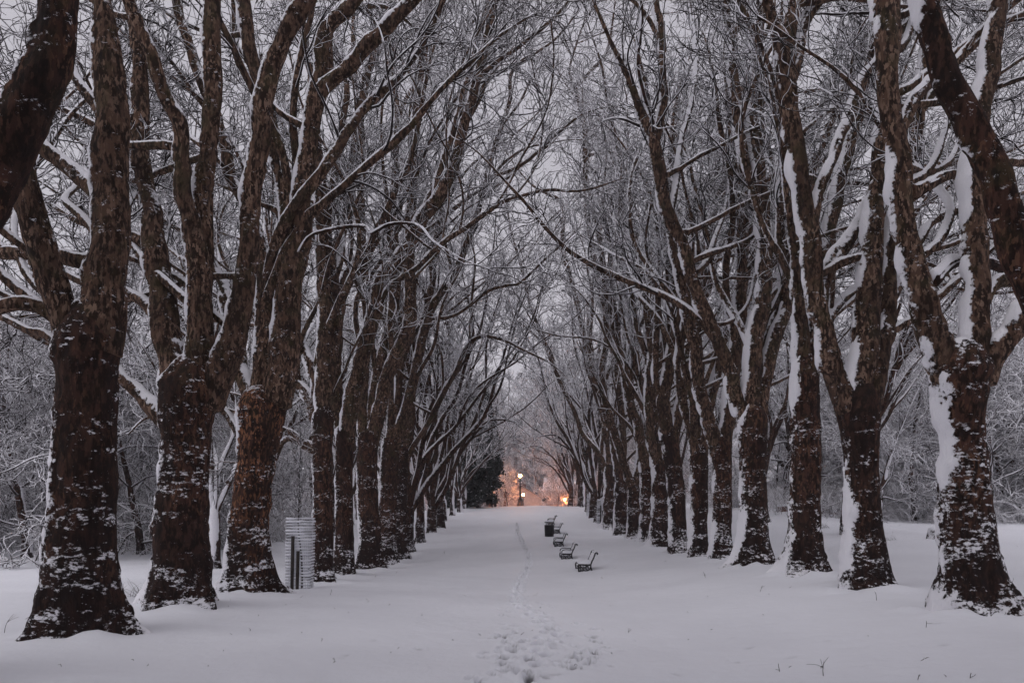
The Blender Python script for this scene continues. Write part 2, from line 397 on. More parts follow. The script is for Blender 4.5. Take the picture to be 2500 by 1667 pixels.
def crown_from(limbs, rng, origin, dens=1.0, cull=True, lv=(1.15, 5, 6), lsc=1.0, up=.05, maxl=3.6, ang=1.0, start=.25, rmin=(.009, .0075, .0065)):
    """limbs: list of (P n3, R n) in world coordinates; returns mesh arrays relative to origin"""
    sp, sd, sl, sr = [], [], [], []
    for P, R in limbs:
        seg = np.linalg.norm(np.diff(P, axis=0), axis=1); cum = np.concatenate([[0], np.cumsum(seg)]); L = cum[-1]
        n = int(L*lv[0]*dens)
        if n < 1: continue
        s = rng.uniform(start*L, L, n); s[:2] = L*.985
        k = np.clip(np.searchsorted(cum, s)-1, 0, len(P)-2); f = ((s-cum[k])/np.maximum(seg[k], 1e-6))[:, None]
        pos = P[k]*(1-f)+P[k+1]*f; tan = unit(P[k+1]-P[k]); r = R[k]*(1-f[:, 0])+R[k+1]*f[:, 0]
        q = unit(np.cross(tan, rng.normal(size=(n, 3)))); a = rng.uniform(.35, .95, n)[:, None]*ang
        sp.append(pos); sd.append(tan*np.cos(a)+q*np.sin(a)); sl.append(rng.uniform(.45, 1, n)*maxl*(.55+.45*np.clip(r/.1, 0, 1))*lsc); sr.append(np.clip(r*.45, .016, .045)*rng.uniform(.7, 1.1, n))
    if not sp: return None
    sp, sd, sl, sr = map(np.concatenate, (sp, sd, sl, sr))
    if cull:
        k = seen(sp, 500, -500); sp, sd, sl, sr = sp[k], sd[k], sl[k], sr[k]
    VV, QQ, off = [], [], 0
    def put(P, R, K):
        nonlocal off
        V, Q = tubes(P, R, K); VV.append(V); QQ.append(Q+off); off += len(V)
    P1, R1 = grow(sp, sd, sl, sr, 13, .13, up, rng); put(P1, R1, 5)
    a, b, c, t = spawn(P1, R1, lv[1], .7, rng)
    if cull: k = seen(a); a, b, c, t = a[k], b[k], c[k], t[k]
    L2 = rng.uniform(.4, 1, len(a))*1.75*lsc*(1-.35*t)
    P2, R2 = grow(a, b, L2, np.maximum(c*.6, rmin[0]*1.3), 9, .21, up, rng, .5); put(P2, R2, 4)
    a, b, c, t = spawn(P2, R2, lv[2], .75, rng, .08)
    if cull: k = seen(a, 120, -120); a, b, c, t = a[k], b[k], c[k], t[k]
    L3 = rng.uniform(.3, 1, len(a))*.85*lsc
    P3, R3 = grow(a, b, L3, np.maximum(c*.7, rmin[1]), 5, .30, up*1.5, rng, .7); put(P3, R3, 3)
    return np.concatenate(VV)-np.asarray(origin), np.concatenate(QQ)

WIND = unit(np.array([-.93, -.06, .36]))
def woody(P, R, K, origin, seed, base=False, snow=True, bump=.07):
    """a trunk or limb with lumps and snow built up on the weather side; world in, local out"""
    n = len(P); t, U, W = frames(P); a = np.arange(K)/K*2*math.pi
    N = np.cos(a)[None, :, None]*U[:, None]+np.sin(a)[None, :, None]*W[:, None]
    rr = np.repeat(R[:, None], K, 1)
    X = P[:, None]+rr[..., None]*N
    nz = fbm(X*1.6+seed*7.1, 3)+.35*fbm(X*6+seed, 2)
    rr = rr*(1+bump*nz+.05*np.clip(fbm(X*2.6+seed*2.3, 2)-.15, 0, 1)*4*np.minimum(1, R/.08)[:, None])+.014*fbm(X*11+seed, 2)
    if base:
        h = P[:, 2]-P[0, 2]
        rng = np.random.RandomState(seed); nl = rng.randint(7, 10)
        ph = np.sort(rng.uniform(0, 2*math.pi, nl)); lob = np.zeros((n, K))
        az = np.arctan2(N[..., 1], N[..., 0])
        for q in ph: lob += np.exp(-(((az-q+math.pi) % (2*math.pi)-math.pi)/.24)**2)*rng.uniform(.4, 1)
        fl = np.exp(-np.maximum(h, 0)/.42)[:, None]
        rr = rr*(1+fl*(.20+.70*lob))
        rr = rr*(1+.05*np.exp(-h/1.6)[:, None]*(lob-.5))
    X = P[:, None]+rr[..., None]*N
    fa = np.zeros(rr.shape)
    if snow:
        d = N@WIND; e = fbm(X*np.array([1.5, 1.5, 1.0])+seed*3, 3); lump = fbm(X*np.array([5, 5, 3.3])+seed*5, 2)
        f = sstep(.68, .90, d+.42*e+.26*lump); tp = sstep(.40, .8, N[..., 2]+.25*e)
        fa = np.clip((d+.42*e+.26*lump-.48)/.60, 0, 1); th = f*(.018+.05*np.clip(e+.35, 0, 1)+.06*np.clip(lump+.1, 0, 1))+tp*(.035+.03*lump)
        X = X+th[..., None]*N*np.minimum(1, R/.10)[:, None, None]
    V = X.reshape(-1, 3); SNOWF[0] = np.concatenate([fa.ravel(), [0, 0]])
    i, j = np.meshgrid(np.arange(n-1), np.arange(K), indexing='ij')
    Q = np.stack([i*K+j, i*K+(j+1) % K, (i+1)*K+(j+1) % K, (i+1)*K+j], -1).reshape(-1, 4)
    V = np.concatenate([V, P[-1:]+t[-1:]*R[-1]*.5, P[:1]-t[:1]*R[0]*.6]); jj = np.arange(K)
    T = np.concatenate([np.stack([np.full(K, n*K), (n-1)*K+jj, (n-1)*K+(jj+1) % K], 1), np.stack([np.full(K, n*K+1), (jj+1) % K, jj], 1)])
    return V-np.asarray(origin), Q, T
def walk(p, d, L, r0, r1, rng, step=.35, wig=.10, up=.05, bend=None):
    n = max(3, int(L/step)); P = [np.array(p, float)]; d = unit(d); w_ = np.zeros(3)
    for k in range(n):
        w_ = .6*w_+rng.normal(size=3)*wig
        d = unit(d+w_*.6+np.array([0, 0, up])+(0 if bend is None else np.asarray(bend)))
        P.append(P[-1]+d*L/n)
    P = np.array(P); return P, np.linspace(r0, r1, len(P))

def parse(s):
    return [tuple(float(v) for v in q.split()) for q in s.split(',')]
def to3(pts, d, drift, rng, step=.14):
    A = np.array(pts); n = len(A); seglen = np.concatenate([[0], np.cumsum(np.hypot(np.diff(A[:, 0]), np.diff(A[:, 1])))]); t = seglen/max(seglen[-1], 1)
    dd = d+drift*t**1.2
    P = np.stack([(A[:, 0]-VX)/F*dd, dd, EZ-(A[:, 1]-HY)/F*dd, A[:, 2]/2/F*dd], 1)
    Cc = catmull(P, step); return Cc[:, :3], np.maximum(Cc[:, 3], .012)

# traced main limbs: "x y width, ..." in photo pixels; the drift is how far the limb runs towards (-) or from (+) the camera, in metres
T = {}
T['L0'] = dict(x=-335, y=1712, d=7.6, trunk="-335 1712 300, -325 1500 260, -320 1250 235, -318 1000 230, -300 820 250",
  limbs=[("-285 880 170, -200 720 160, -130 610 150, -60 500 142, 0 400 130, 58 300 118, 97 200 106, 135 100 98, 149 0 92, 165 -120 85", .4), ("-330 860 150, -380 600 130, -400 300 120", -1)])
T['L1'] = dict(x=205, y=1546, trunk="190 1560 200, 194 1434 184, 201 1334 164, 211 1184 149, 212 1034 141, 215 884 146, 222 800 165, 228 740 172",
  limbs=[("235 860 130, 250 760 118, 262 690 104, 272 600 95, 276 500 88, 271 350 86, 270 200 78, 265 100 62, 250 0 44, 245 -120 36", .3),
   ("185 850 90, 158 770 80, 130 700 76, 96 600 78, 70 500 70, 57 440 58, 38 370 50, 10 290 44, -30 200 40", -.8),
   ("190 850 60, 150 790 52, 110 760 42, 60 745 36, 0 752 34, -60 770 30, -130 760 26", -.6),
   ("255 650 42, 180 632 36, 100 618 32, 0 622 30, -80 600 26, -150 610 22", 1.6),
   ("275 520 50, 228 462 42, 170 412 40, 100 358 36, 40 318 30, -30 280 26, -100 220 22", 1.2),
   ("270 300 34, 225 245 26, 185 185 24, 160 120 20, 130 40 18, 110 -30 15", .8),
   ("200 900 40, 130 830 26, 60 800 20, -10 770 18, -90 760 15", 2.0)])
T['L2'] = dict(x=440, y=1484, trunk="432 1496 150, 446 1384 142, 442 1284 136, 451 1184 118, 457 1084 116, 457 1009 140, 472 934 152, 482 870 160",
  limbs=[("440 960 90, 425 884 78, 405 784 72, 398 700 66, 378 600 60, 370 550 54, 368 500 48, 358 450 45, 342 350 44, 342 250 42, 338 150 36, 320 50 30, 308 -50 26", .9),
   ("485 960 90, 488 870 74, 487 784 62, 482 650 56, 472 560 48, 454 470 44, 447 400 40, 435 300 41, 400 220 38, 372 140 36, 345 70 37, 312 0 34, 290 -80 30", -.9),
   ("490 860 56, 491 720 54, 496 600 52, 500 500 48, 503 400 45, 515 280 44, 522 180 46, 523 100 42, 525 0 40, 527 -90 36", .3),
   ("505 990 90, 535 910 84, 565 840 70, 590 770 60, 602 650 55, 612 500 50, 635 350 48, 655 220 46, 675 130 45, 705 60 44, 745 0 42, 795 -70 38", -.5),
   ("430 1050 70, 400 1018 54, 370 990 48, 345 965 38, 320 942 32, 297 915 28, 265 880 24, 220 855 22, 160 850 18", .8),
   ("395 640 36, 350 590 32, 300 575 24, 250 560 20, 190 540 16", 1.0),
   ("400 800 34, 360 745 32, 318 720 28, 270 705 24, 200 690 20, 120 650 16", 1.5)])
T['L3'] = dict(x=607, y=1439, trunk="605 1450 112, 607 1360 106, 608 1284 100, 619 1184 93, 633 1084 102, 640 984 118, 648 935 108",
  limbs=[("630 1000 70, 600 935 46, 588 900 42, 580 840 40, 560 760 34, 545 700 30, 520 640 24", 1.2),
   ("640 960 66, 645 850 52, 645 700 42, 640 600 34, 610 520 32, 572 450 31, 548 350 32, 520 260 29, 490 190 27, 462 110 26, 440 40 24, 425 -30 22", 1.2),
   ("670 985 92, 692 880 84, 700 790 74, 708 700 66, 718 600 56, 704 500 46, 690 420 45, 670 330 42, 640 230 38, 615 140 36, 600 50 34, 590 -40 32", .3),
   ("715 690 50, 735 600 50, 738 520 48, 745 420 46, 757 330 44, 768 260 44, 785 170 36, 795 90 36, 815 50 35, 850 20 32, 885 -30 30", -.4),
   ("768 270 34, 790 220 34, 815 196 33, 860 165 32, 905 110 32, 950 65 30, 1000 15 26, 1045 -35 22", -.8),
   ("700 690 12, 708 665 7, 735 610 8, 760 575 9, 810 560 9, 885 552 9, 905 568 9, 950 548 8, 1000 545 7, 1030 556 6, 1060 590 5, 1120 628 4", -1.8),
   ("600 1090 24, 560 1020 20, 520 990 16, 480 985 13, 430 1000 10", 1.4),
   ("645 720 26, 680 640 24, 690 560 18, 680 520 16, 640 500 12", .4)])
T['L4'] = dict(x=788, y=1419, trunk="788 1428 60, 790 1330 54, 790 1234 50, 788 1134 50, 790 1034 56, 796 990 60",
  limbs=[("790 1050 46, 793 934 46, 797 784 44, 787 600 36, 780 450 30, 775 350 26, 770 240 24, 745 120 20, 735 0 17", .8),
   ("786 1060 40, 768 1015 34, 745 960 28, 712 920 25, 690 860 22, 660 800 18, 620 760 14", 1),
   ("785 980 30, 765 910 27, 735 830 25, 715 760 22, 700 690 20, 670 620 17, 655 540 14", 1.5),
   ("780 1095 18, 740 1075 16, 700 1050 15, 660 1040 13, 610 1020 10", .6),
   ("782 1110 16, 745 1092 15, 710 1072 13, 680 1090 10", .9),
   ("798 960 34, 815 860 30, 830 760 28, 812 650 26, 800 560 24, 812 450 20, 830 350 18, 848 230 15", 1.6)])
T['L5'] = dict(x=842, y=1404, trunk="842 1412 58, 842 1330 50, 842 1284 48, 841 1184 44, 842 1100 48, 848 1030 56",
  limbs=[("838 1070 38, 826 1000 36, 820 900 34, 820 784 32, 812 650 30, 832 570 27, 850 500 26, 860 420 26, 870 350 26, 885 240 24, 900 170 22, 925 120 20, 960 50 16", 1.0),
   ("848 1080 46, 850 1030 44, 858 970 44, 882 884 43, 905 800 42, 920 740 39, 937 680 38, 985 620 36, 1030 540 34, 1075 480 34, 1105 415 30, 1130 325 28, 1160 220 24, 1185 120 22, 1208 20 18, 1222 -60 15", -1.2),
   ("823 740 22, 838 690 18, 860 650 18, 910 585 18, 950 500 17, 970 450 16, 995 415 15, 1015 350 13, 1030 260 11", -.4),
   ("905 810 14, 925 760 11, 945 710 12, 1015 655 12, 1080 595 12, 1165 540 11, 1225 495 9, 1265 480 8, 1335 465 7, 1385 467 6", -2.0),
   ("1060 510 22, 1070 450 19, 1085 400 18, 1120 280 17, 1155 150 15, 1175 70 14, 1195 0 12", .4)])
T['L6'] = dict(x=900, y=1389, trunk="902 1398 70, 905 1334 60, 900 1234 56, 897 1134 56, 900 1040 58",
  limbs=[("893 1080 40, 885 960 34, 893 870 28, 900 784 24, 886 600 21, 880 450 19, 884 330 16, 870 200 14, 862 100 12", 1),
   ("905 1090 44, 925 1000 40, 950 900 38, 985 834 38, 1003 784 36, 1000 650 32, 1003 550 28, 1006 450 25, 1015 300 21, 1035 150 18, 1045 50 15", .6),
   ("905 1060 34, 915 960 32, 935 860 28, 960 760 26, 970 640 24, 960 540 21, 965 420 18, 970 300 16, 962 180 14", 1.5)])
T['L7'] = dict(x=940, y=1379, trunk="942 1388 62, 945 1330 52, 948 1234 48, 952 1134 48, 955 1060 50",
  limbs=[("955 1090 38, 965 1000 36, 968 934 36, 975 850 34, 965 760 28, 950 640 24, 955 520 22, 968 400 20", .8),
   ("958 1100 36, 990 1000 30, 1015 900 27, 1040 800 24, 1060 740 22, 1095 690 20, 1130 625 18, 1165 525 16, 1190 425 14, 1220 325 12, 1245 250 11, 1255 170 9, 1340 110 7", -1),
   ("975 900 12, 1005 830 11, 1040 782 10, 1090 775 10, 1130 760 9, 1190 710 9, 1235 697 8, 1270 690 7, 1320 645 6", -2)])
T['L8'] = dict(x=968, y=1364, trunk="970 1372 54, 973 1310 46, 975 1234 43, 978 1134 42, 985 1080 42",
  limbs=[("980 1150 20, 1005 1100 14, 1040 1044 15, 1080 969 14, 1110 909 12, 1140 849 11, 1175 822 10, 1230 830 8, 1290 860 6", -1.5),
   ("985 1110 30, 1000 1020 26, 1008 900 24, 1030 800 22, 1055 700 20, 1060 600 18, 1090 480 15, 1105 350 13", .5),
   ("978 1110 28, 975 1000 26, 985 880 22, 980 760 20, 1000 640 16, 1010 500 14", 1.0)])
T['R0'] = dict(x=2870, y=1640, d=7.45, trunk="2870 1640 230, 2860 1400 200, 2850 1150 190, 2830 1000 200",
  limbs=[("2840 1050 130, 2760 960 120, 2680 900 110, 2600 820 100, 2545 710 92, 2492 600 86, 2450 500 84, 2413 400 80, 2373 300 77, 2318 200 72, 2281 100 69, 2258 0 68, 2242 -90 64", .8), ("2850 1020 120, 2900 700 110, 2950 300 90", .5)])
T['R1'] = dict(x=2366, y=1482, trunk="2372 1492 162, 2366 1384 146, 2361 1284 130, 2354 1184 121, 2355 1084 106, 2348 1009 112, 2346 934 138, 2350 875 158, 2352 830 150",
  limbs=[("2320 930 90, 2290 840 86, 2263 750 72, 2243 670 66, 2226 600 62, 2203 500 60, 2186 350 58, 2168 200 55, 2163 50 60, 2150 -70 56", .5),
   ("2370 900 90, 2375 820 76, 2376 750 66, 2378 600 63, 2375 450 55, 2388 330 52, 2411 200 50, 2430 80 48, 2440 -60 46", .9),
   ("2395 930 80, 2425 865 66, 2460 825 60, 2500 780 58, 2550 720 55, 2610 640 50", -.3),
   ("2390 760 40, 2430 690 34, 2490 690 28, 2560 700 24", .8),
   ("2225 480 36, 2265 455 28, 2320 430 24, 2370 425 20, 2440 400 20, 2520 400 18", 1.5),
   ("2280 690 30, 2330 645 26, 2400 640 24, 2450 660 24, 2520 700 22", 2.2),
   ("2195 330 34, 2230 250 30, 2260 215 24, 2330 160 22, 2400 90 20, 2480 50 18", 1.5)])
T['R2'] = dict(x=2111, y=1431, trunk="2112 1442 122, 2110 1350 106, 2108 1284 94, 2106 1184 82, 2104 1084 88, 2098 1009 104, 2098 959 108, 2100 920 112",
  limbs=[("2075 1000 80, 2045 930 62, 2030 880 54, 2015 800 51, 2000 740 52, 1985 650 52, 1965 500 50, 1945 380 50, 1930 280 48, 1920 200 50, 1912 130 52, 1890 70 34, 1875 20 28, 1862 -40 25", -.4),
   ("2092 1000 80, 2100 900 74, 2112 800 72, 2118 720 68, 2131 600 60, 2138 500 49, 2148 400 43, 2160 300 40, 2170 200 36, 2185 80 32, 2190 -40 28", .6),
   ("2122 980 72, 2145 860 60, 2165 780 52, 2175 650 44, 2182 550 38, 2215 420 38, 2240 300 38, 2254 200 34, 2262 100 30, 2275 0 26", 1.2),
   ("1915 160 40, 1926 80 40, 1932 0 37, 1938 -90 34", .5),
   ("1930 200 30, 1955 130 28, 1965 70 26, 1990 20 24, 2025 -20 20", .8),
   ("2000 760 44, 2016 690 36, 2045 632 37, 2085 570 35, 2120 500 30, 2160 450 26, 2230 420 20", 1.5),
   ("2135 800 26, 2200 690 24, 2260 560 20, 2330 520 18, 2400 500 16", 2.5),
   ("1985 560 26, 2000 470 24, 2040 380 24, 2080 260 24, 2120 170 22, 2180 100 18", 2.2)])
T['R3'] = dict(x=1961, y=1394, trunk="1966 1402 104, 1964 1330 88, 1966 1234 78, 1968 1134 78, 1967 1034 76, 1968 934 67, 1966 860 60",
  limbs=[("1965 960 58, 1962 860 50, 1955 760 36, 1945 650 28, 1935 540 24, 1925 420 22, 1905 300 18, 1895 180 15", .5),
   ("1970 960 54, 1980 850 42, 1990 740 38, 2010 640 36, 2040 500 34, 2070 380 33, 2100 260 28, 2130 120 24, 2150 0 20", 2.0),
   ("1962 880 40, 1950 780 24, 1945 650 20, 1930 540 16", -.6),
   ("1972 880 30, 2010 800 26, 2060 740 24, 2120 690 20, 2200 640 18", 2.6)])
T['R4'] = dict(x=1841, y=1378, trunk="1842 1386 94, 1840 1320 80, 1840 1234 74, 1838 1134 72, 1838 1034 80, 1838 980 82",
  limbs=[("1828 1050 54, 1800 970 42, 1783 900 39, 1765 850 38, 1730 784 36, 1695 690 35, 1665 590 34, 1625 500 34, 1605 400 36, 1590 330 30, 1565 270 22, 1545 210 18, 1522 165 14", -1.5),
   ("1830 1010 58, 1835 900 50, 1845 800 48, 1865 740 46, 1868 650 43, 1862 500 40, 1845 350 36, 1843 250 33, 1850 150 32, 1855 50 30, 1860 -60 28", .4),
   ("1846 1040 54, 1862 950 42, 1883 865 40, 1905 795 38, 1920 740 33, 1915 680 30, 1935 560 27, 1960 470 26, 1998 370 26, 2030 290 24, 2070 180 20, 2110 90 16", 1.8),
   ("1600 350 26, 1615 280 23, 1620 200 22, 1615 100 21, 1600 0 18, 1590 -70 16", 0),
   ("1862 520 30, 1840 450 30, 1820 400 30, 1805 300 28, 1793 200 26, 1790 100 24, 1772 30 20, 1758 -40 18", -.4),
   ("1600 320 14, 1572 225 12, 1558 150 11, 1567 50 10, 1560 -30 9", -.8),
   ("1640 520 16, 1655 420 15, 1668 330 14, 1690 240 12, 1700 150 11, 1690 60 9", .8),
   ("1790 90 18, 1812 40 15, 1818 -30 12", .4),
   ("1862 650 26, 1880 590 24, 1905 540 22, 1940 480 20, 1985 420 18, 2040 350 16", 2.5)])
T['R5'] = dict(x=1761, y=1373, trunk="1764 1382 68, 1762 1310 56, 1764 1234 52, 1764 1150 52, 1760 1090 58, 1760 1060 60",
  limbs=[("1754 1110 44, 1735 1034 40, 1712 950 36, 1695 850 34, 1680 770 32, 1668 700 28, 1645 610 24, 1625 520 20, 1610 430 16", -.6),
   ("1766 1120 44, 1772 1034 38, 1780 960 34, 1798 850 34, 1808 760 34, 1812 650 34, 1815 540 30, 1812 430 26, 1800 300 22", .6),
   ("1770 1080 32, 1790 980 30, 1800 900 28, 1838 780 26, 1860 700 24, 1890 640 20, 1940 570 18", 2)])
T['R6'] = dict(x=1705, y=1358, trunk="1706 1366 56, 1706 1290 48, 1708 1200 46, 1706 1120 52, 1704 1090 52",
  limbs=[("1698 1130 34, 1690 1040 30, 1668 980 24, 1660 880 24, 1672 780 24, 1700 725 23, 1712 650 21, 1725 575 20, 1760 465 18, 1800 390 15, 1840 320 12", .8),
   ("1712 1120 36, 1722 1020 32, 1745 930 28, 1762 840 26, 1790 760 24, 1820 680 20, 1850 600 16", 1.5),
   ("1704 1110 26, 1700 1000 24, 1712 900 22, 1705 800 20, 1715 700 18", .2)])
T['R7'] = dict(x=1655, y=1352, trunk="1656 1360 54, 1654 1280 46, 1652 1200 46, 1640 1110 46, 1630 1040 44",
  limbs=[("1632 1070 42, 1622 1000 38, 1625 950 36, 1640 870 34, 1650 800 32, 1650 700 29, 1640 640 27, 1628 560 24, 1630 460 20, 1640 350 16", 0),
   ("1640 1100 34, 1652 1020 32, 1668 950 28, 1690 880 26, 1700 800 22, 1730 700 20, 1760 600 16", 1.2),
   ("1620 1000 20, 1600 920 18, 1605 800 18, 1610 700 17, 1612 600 15", -.4)])
T['R8'] = dict(x=1610, y=1335, trunk="1610 1343 54, 1610 1260 45, 1612 1180 44, 1610 1120 44",
  limbs=[("1604 1150 30, 1590 1060 27, 1585 960 25, 1590 850 24, 1580 760 22, 1560 650 20, 1540 540 18, 1525 430 15, 1505 340 12", -.6),
   ("1614 1150 32, 1620 1050 28, 1610 950 24, 1618 850 22, 1645 750 20, 1670 650 18, 1700 560 15", 1),
   ("1606 1120 22, 1598 1010 20, 1588 900 18, 1562 820 16, 1545 740 15, 1530 640 13", .2)])
T['R9'] = dict(x=1580, y=1322, trunk="1580 1330 46, 1580 1260 40, 1580 1180 38, 1578 1130 38",
  limbs=[("1574 1150 30, 1560 1040 26, 1540 980 24, 1520 890 22, 1500 800 20, 1482 720 19, 1470 640 17, 1455 540 14, 1440 470 12", -.8),
   ("1582 1150 30, 1580 1050 24, 1570 960 22, 1555 880 20, 1545 780 19, 1530 700 18, 1525 550 17, 1515 400 14, 1500 330 11, 1455 280 8", .4)])
T['R10'] = dict(x=1549, y=1315, trunk="1549 1322 44, 1549 1260 38, 1548 1200 36, 1546 1175 36",
  limbs=[("1545 1190 28, 1530 1150 24, 1505 1065 22, 1488 1010 20, 1475 975 20, 1470 900 19, 1482 830 20, 1478 770 20, 1462 690 19, 1450 625 18, 1430 475 17, 1432 350 15, 1415 250 13, 1405 215 12, 1440 175 10, 1480 130 8, 1495 60 6", -1),
   ("1548 1190 26, 1560 1130 22, 1565 1050 18, 1575 950 16, 1590 860 14", .6),
   ("1405 220 9, 1392 190 8, 1392 160 6, 1410 100 5", -.2)])
T['R11'] = dict(x=1515, y=1307, trunk="1515 1313 42, 1515 1250 36, 1516 1180 35, 1514 1140 35",
  limbs=[("1510 1160 26, 1500 1080 22, 1478 1000 20, 1450 920 18, 1430 840 16, 1412 760 14, 1390 670 13, 1375 600 13, 1372 500 10, 1330 470 7", -1),
   ("1518 1160 24, 1520 1060 20, 1512 960 18, 1500 880 16", .8)])
T['R12'] = dict(x=1486, y=1292, trunk="1487 1298 38, 1487 1240 32, 1488 1180 31, 1486 1130 30",
  limbs=[("1480 1150 20, 1462 1105 17, 1425 1060 14, 1400 1000 13, 1365 925 12, 1340 865 11, 1320 810 10, 1295 750 9, 1280 675 8, 1250 575 7, 1240 520 5", -1),
   ("1487 1150 22, 1480 1060 18, 1465 980 16, 1450 900 14, 1440 820 12", .4)])

LABELS = {
 'L0': 'mostly hidden plane tree, its huge speckled limb crossing the guard-side top corner',
 'L1': 'thick plane tree with flared snowy roots, first whole trunk of the guard row',
 'L2': 'plane tree with short snowy side stub, second whole trunk of the guard row',
 'L3': 'orange flecked plane tree standing just before the wire sapling guard',
 'L4': 'plane tree with low leaning twiggy limbs, directly behind the wire sapling guard',
 'L5': 'plane tree with long limb arching to the avenue, second beyond the wire guard',
 'L6': 'stout forked plane tree, third beyond the wire sapling guard',
 'L7': 'slim reddish plane tree, fourth beyond the wire sapling guard',
 'L8': 'plane tree with low white arching branch, fifth beyond the wire sapling guard',
 'R0': 'mostly hidden plane tree, its dark limb cutting the bench-side top corner',
 'R1': 'biggest plane tree of the bench row with dark hollow at its snowy foot',
 'R2': 'plane tree with tall twin limbs and snow cascade, second trunk of the bench row',
 'R3': 'straight plane tree with plain column trunk, third of the bench row',
 'R4': 'plane tree with three spreading limbs and thick plastered snow, fourth of the bench row',
 'R5': 'grey plane tree forked low in a V, fifth of the bench row',
 'R6': 'plane tree with snow filled fork, sixth of the bench row',
 'R7': 'bent plane tree leaning to the avenue, seventh of the bench row',
 'R8': 'knobbly dark plane tree, eighth of the bench row',
 'R9': 'narrow plane tree with swept limb, ninth of the bench row',
 'R10': 'plane tree with one long sinuous stem reaching over the avenue, tenth of the bench row',
 'R11': 'thin plane tree leaning inward, eleventh of the bench row',
 'R12': 'plane tree whose low thin limb hooks over the avenue, twelfth of the bench row'}
UPX = {'L': -1, 'R': 1}
for key, tdat in T.items():
    side = key[0]; idx = int(key[1:]); rng = np.random.RandomState(100+idx*7+(50 if side == 'R' else 0)); near = idx <= 5
    d = tdat.get('d') or (depthL(tdat['x']) if side == 'L' else depthR(tdat['x']))
    P, Rr = to3(parse(tdat['trunk']), d, 0, rng, .09 if idx < 3 else .12); Rr = Rr*(.90 if idx < 4 else .86)
    bx = P[0, 0]; bz = gz(bx, d) if idx else EZ-(tdat['y']-HY)*d/F
    P[:, 2] += (bz-.12-P[0, 2])*np.exp(-(P[:, 2]-P[0, 2])/.6)
    # round the crotch off at the top
    hh = P[-1, 2]-P[:, 2]; Rr = Rr*np.sqrt(np.clip(.12+hh/(Rr[-1]*1.3), 0, 1))
    org = np.array([bx, d, bz])
    root = empty('plane_tree', org); tag(root, LABELS[key], 'tree', 'plane trees lining the avenue')
    K = 72 if idx < 3 else (48 if idx < 6 else 32)
    V, Q, Tt = woody(P, Rr, K, org, idx+(20 if side == 'R' else 0), base=True, bump=.085)
    link('trunk', mesh_np('trunk', V, Q, M_BARK_FLECK if key == 'L3' else M_BARK, True, Tt), root)
    limbs = []
    for li, (s, drift) in enumerate(tdat['limbs']):
        pts = parse(s); d0 = d
        if li:      # start at the depth of the limb it springs from
            best = 1e9
            for (Pp, Rp) in limbs:
                qx = VX+Pp[:, 0]/Pp[:, 1]*F; qy = HY-(Pp[:, 2]-EZ)/Pp[:, 1]*F; dist = np.hypot(qx-pts[0][0], qy-pts[0][1]); kk = int(dist.argmin())
                if dist[kk] < max(pts[0][2], Rp[kk]*2*F/Pp[kk, 1])*.8 and dist[kk] < best and (pts[0][1] < tdat['y']-560 or abs(pts[0][0]-tdat['x']) > 90*10.5/d): best = dist[kk]; d0 = Pp[kk, 1]
        P2, R2 = to3(pts, d0, drift*1.0, rng, .12 if near else .18); R2 = R2*(.87 if idx < 4 else .84)
        # small sway so a limb is not a smooth spline
        n = len(P2); t = np.arange(n)[:, None]*.12
        P2 = P2+np.concatenate([fbm(np.concatenate([t*1.5, t*0+li, t*0+q*9.1], 1), 2)[:, None] for q in range(3)], 1)*np.minimum(.06, R2*.5)[:, None]*np.minimum(1, np.arange(n)/8)[:, None]
        # carry on beyond the traced end
        dirn = unit(P2[-1]-P2[max(0, n-6)]); ext = min(7., 55*R2[-1])
        if ext > .5:
            E, RE = walk(P2[-1], dirn, ext, R2[-1], .014, rng, .3, .07, .03)
            P2 = np.concatenate([P2, E[1:]]); R2 = np.concatenate([R2, RE[1:]])
        V, Q, Tt = woody(P2, R2, 28 if near else 14, org, idx*9+li+(300 if side == 'R' else 0), bump=.07)
        link('limb', mesh_np('limb', V, Q, M_THIN if R2.max() < .085 else (M_LIMB if idx else M_BARK), True, Tt), root)
        limbs.append((P2, R2))
    # further boughs not traced: long sprays sweeping outward, a few rising
    extra = []; org3 = org
    src = limbs[:4]; n_out = 0 if not idx else (9 if idx < 3 else 13)
    for q in range(n_out):
        S_ = src[rng.randint(len(src))]; k = rng.randint(int(len(S_[0])*.10), int(len(S_[0])*.75))
        up_ = idx > 2 and q % 2
        if up_:
            k = rng.randint(2, max(3, int(len(S_[0])*.5))); ddir = np.array([-UPX[side]*rng.uniform(-.15, .38), rng.uniform(-.3, .3), 1.]); L_ = rng.uniform(8, 13)
        elif idx > 4 and q % 4 == 0 and side == 'L':
            zz = np.flatnonzero(S_[0][:, 2] > 8.5); k = int(rng.choice(zz)) if len(zz) else len(S_[0])//2
            ddir = np.array([-UPX[side]*rng.uniform(.5, 1.1), rng.uniform(-.5, .5), rng.uniform(.5, 1.)]); L_ = rng.uniform(5, 8)
        else: ddir = np.array([UPX[side]*rng.uniform(.7, 1.1), rng.uniform(.05 if idx < 5 else -.35, .8), rng.uniform(.15, .75)]); L_ = rng.uniform(6, 10)
        r0 = min(S_[1][k]*.75, .15 if up_ else .085)*rng.uniform(.6, 1); E, RE = walk(S_[0][k], ddir, L_, r0, .02, rng, .35, .10, .03)
        V, Q, Tt = woody(E, RE, 12, org, idx*19+q, bump=.06)
        o = link('bough', mesh_np('bough', V, Q, M_LIMB, True, Tt), root); extra.append((E, RE))
    near_l = idx <= 4
    VV, QQ, off = [], [], 0
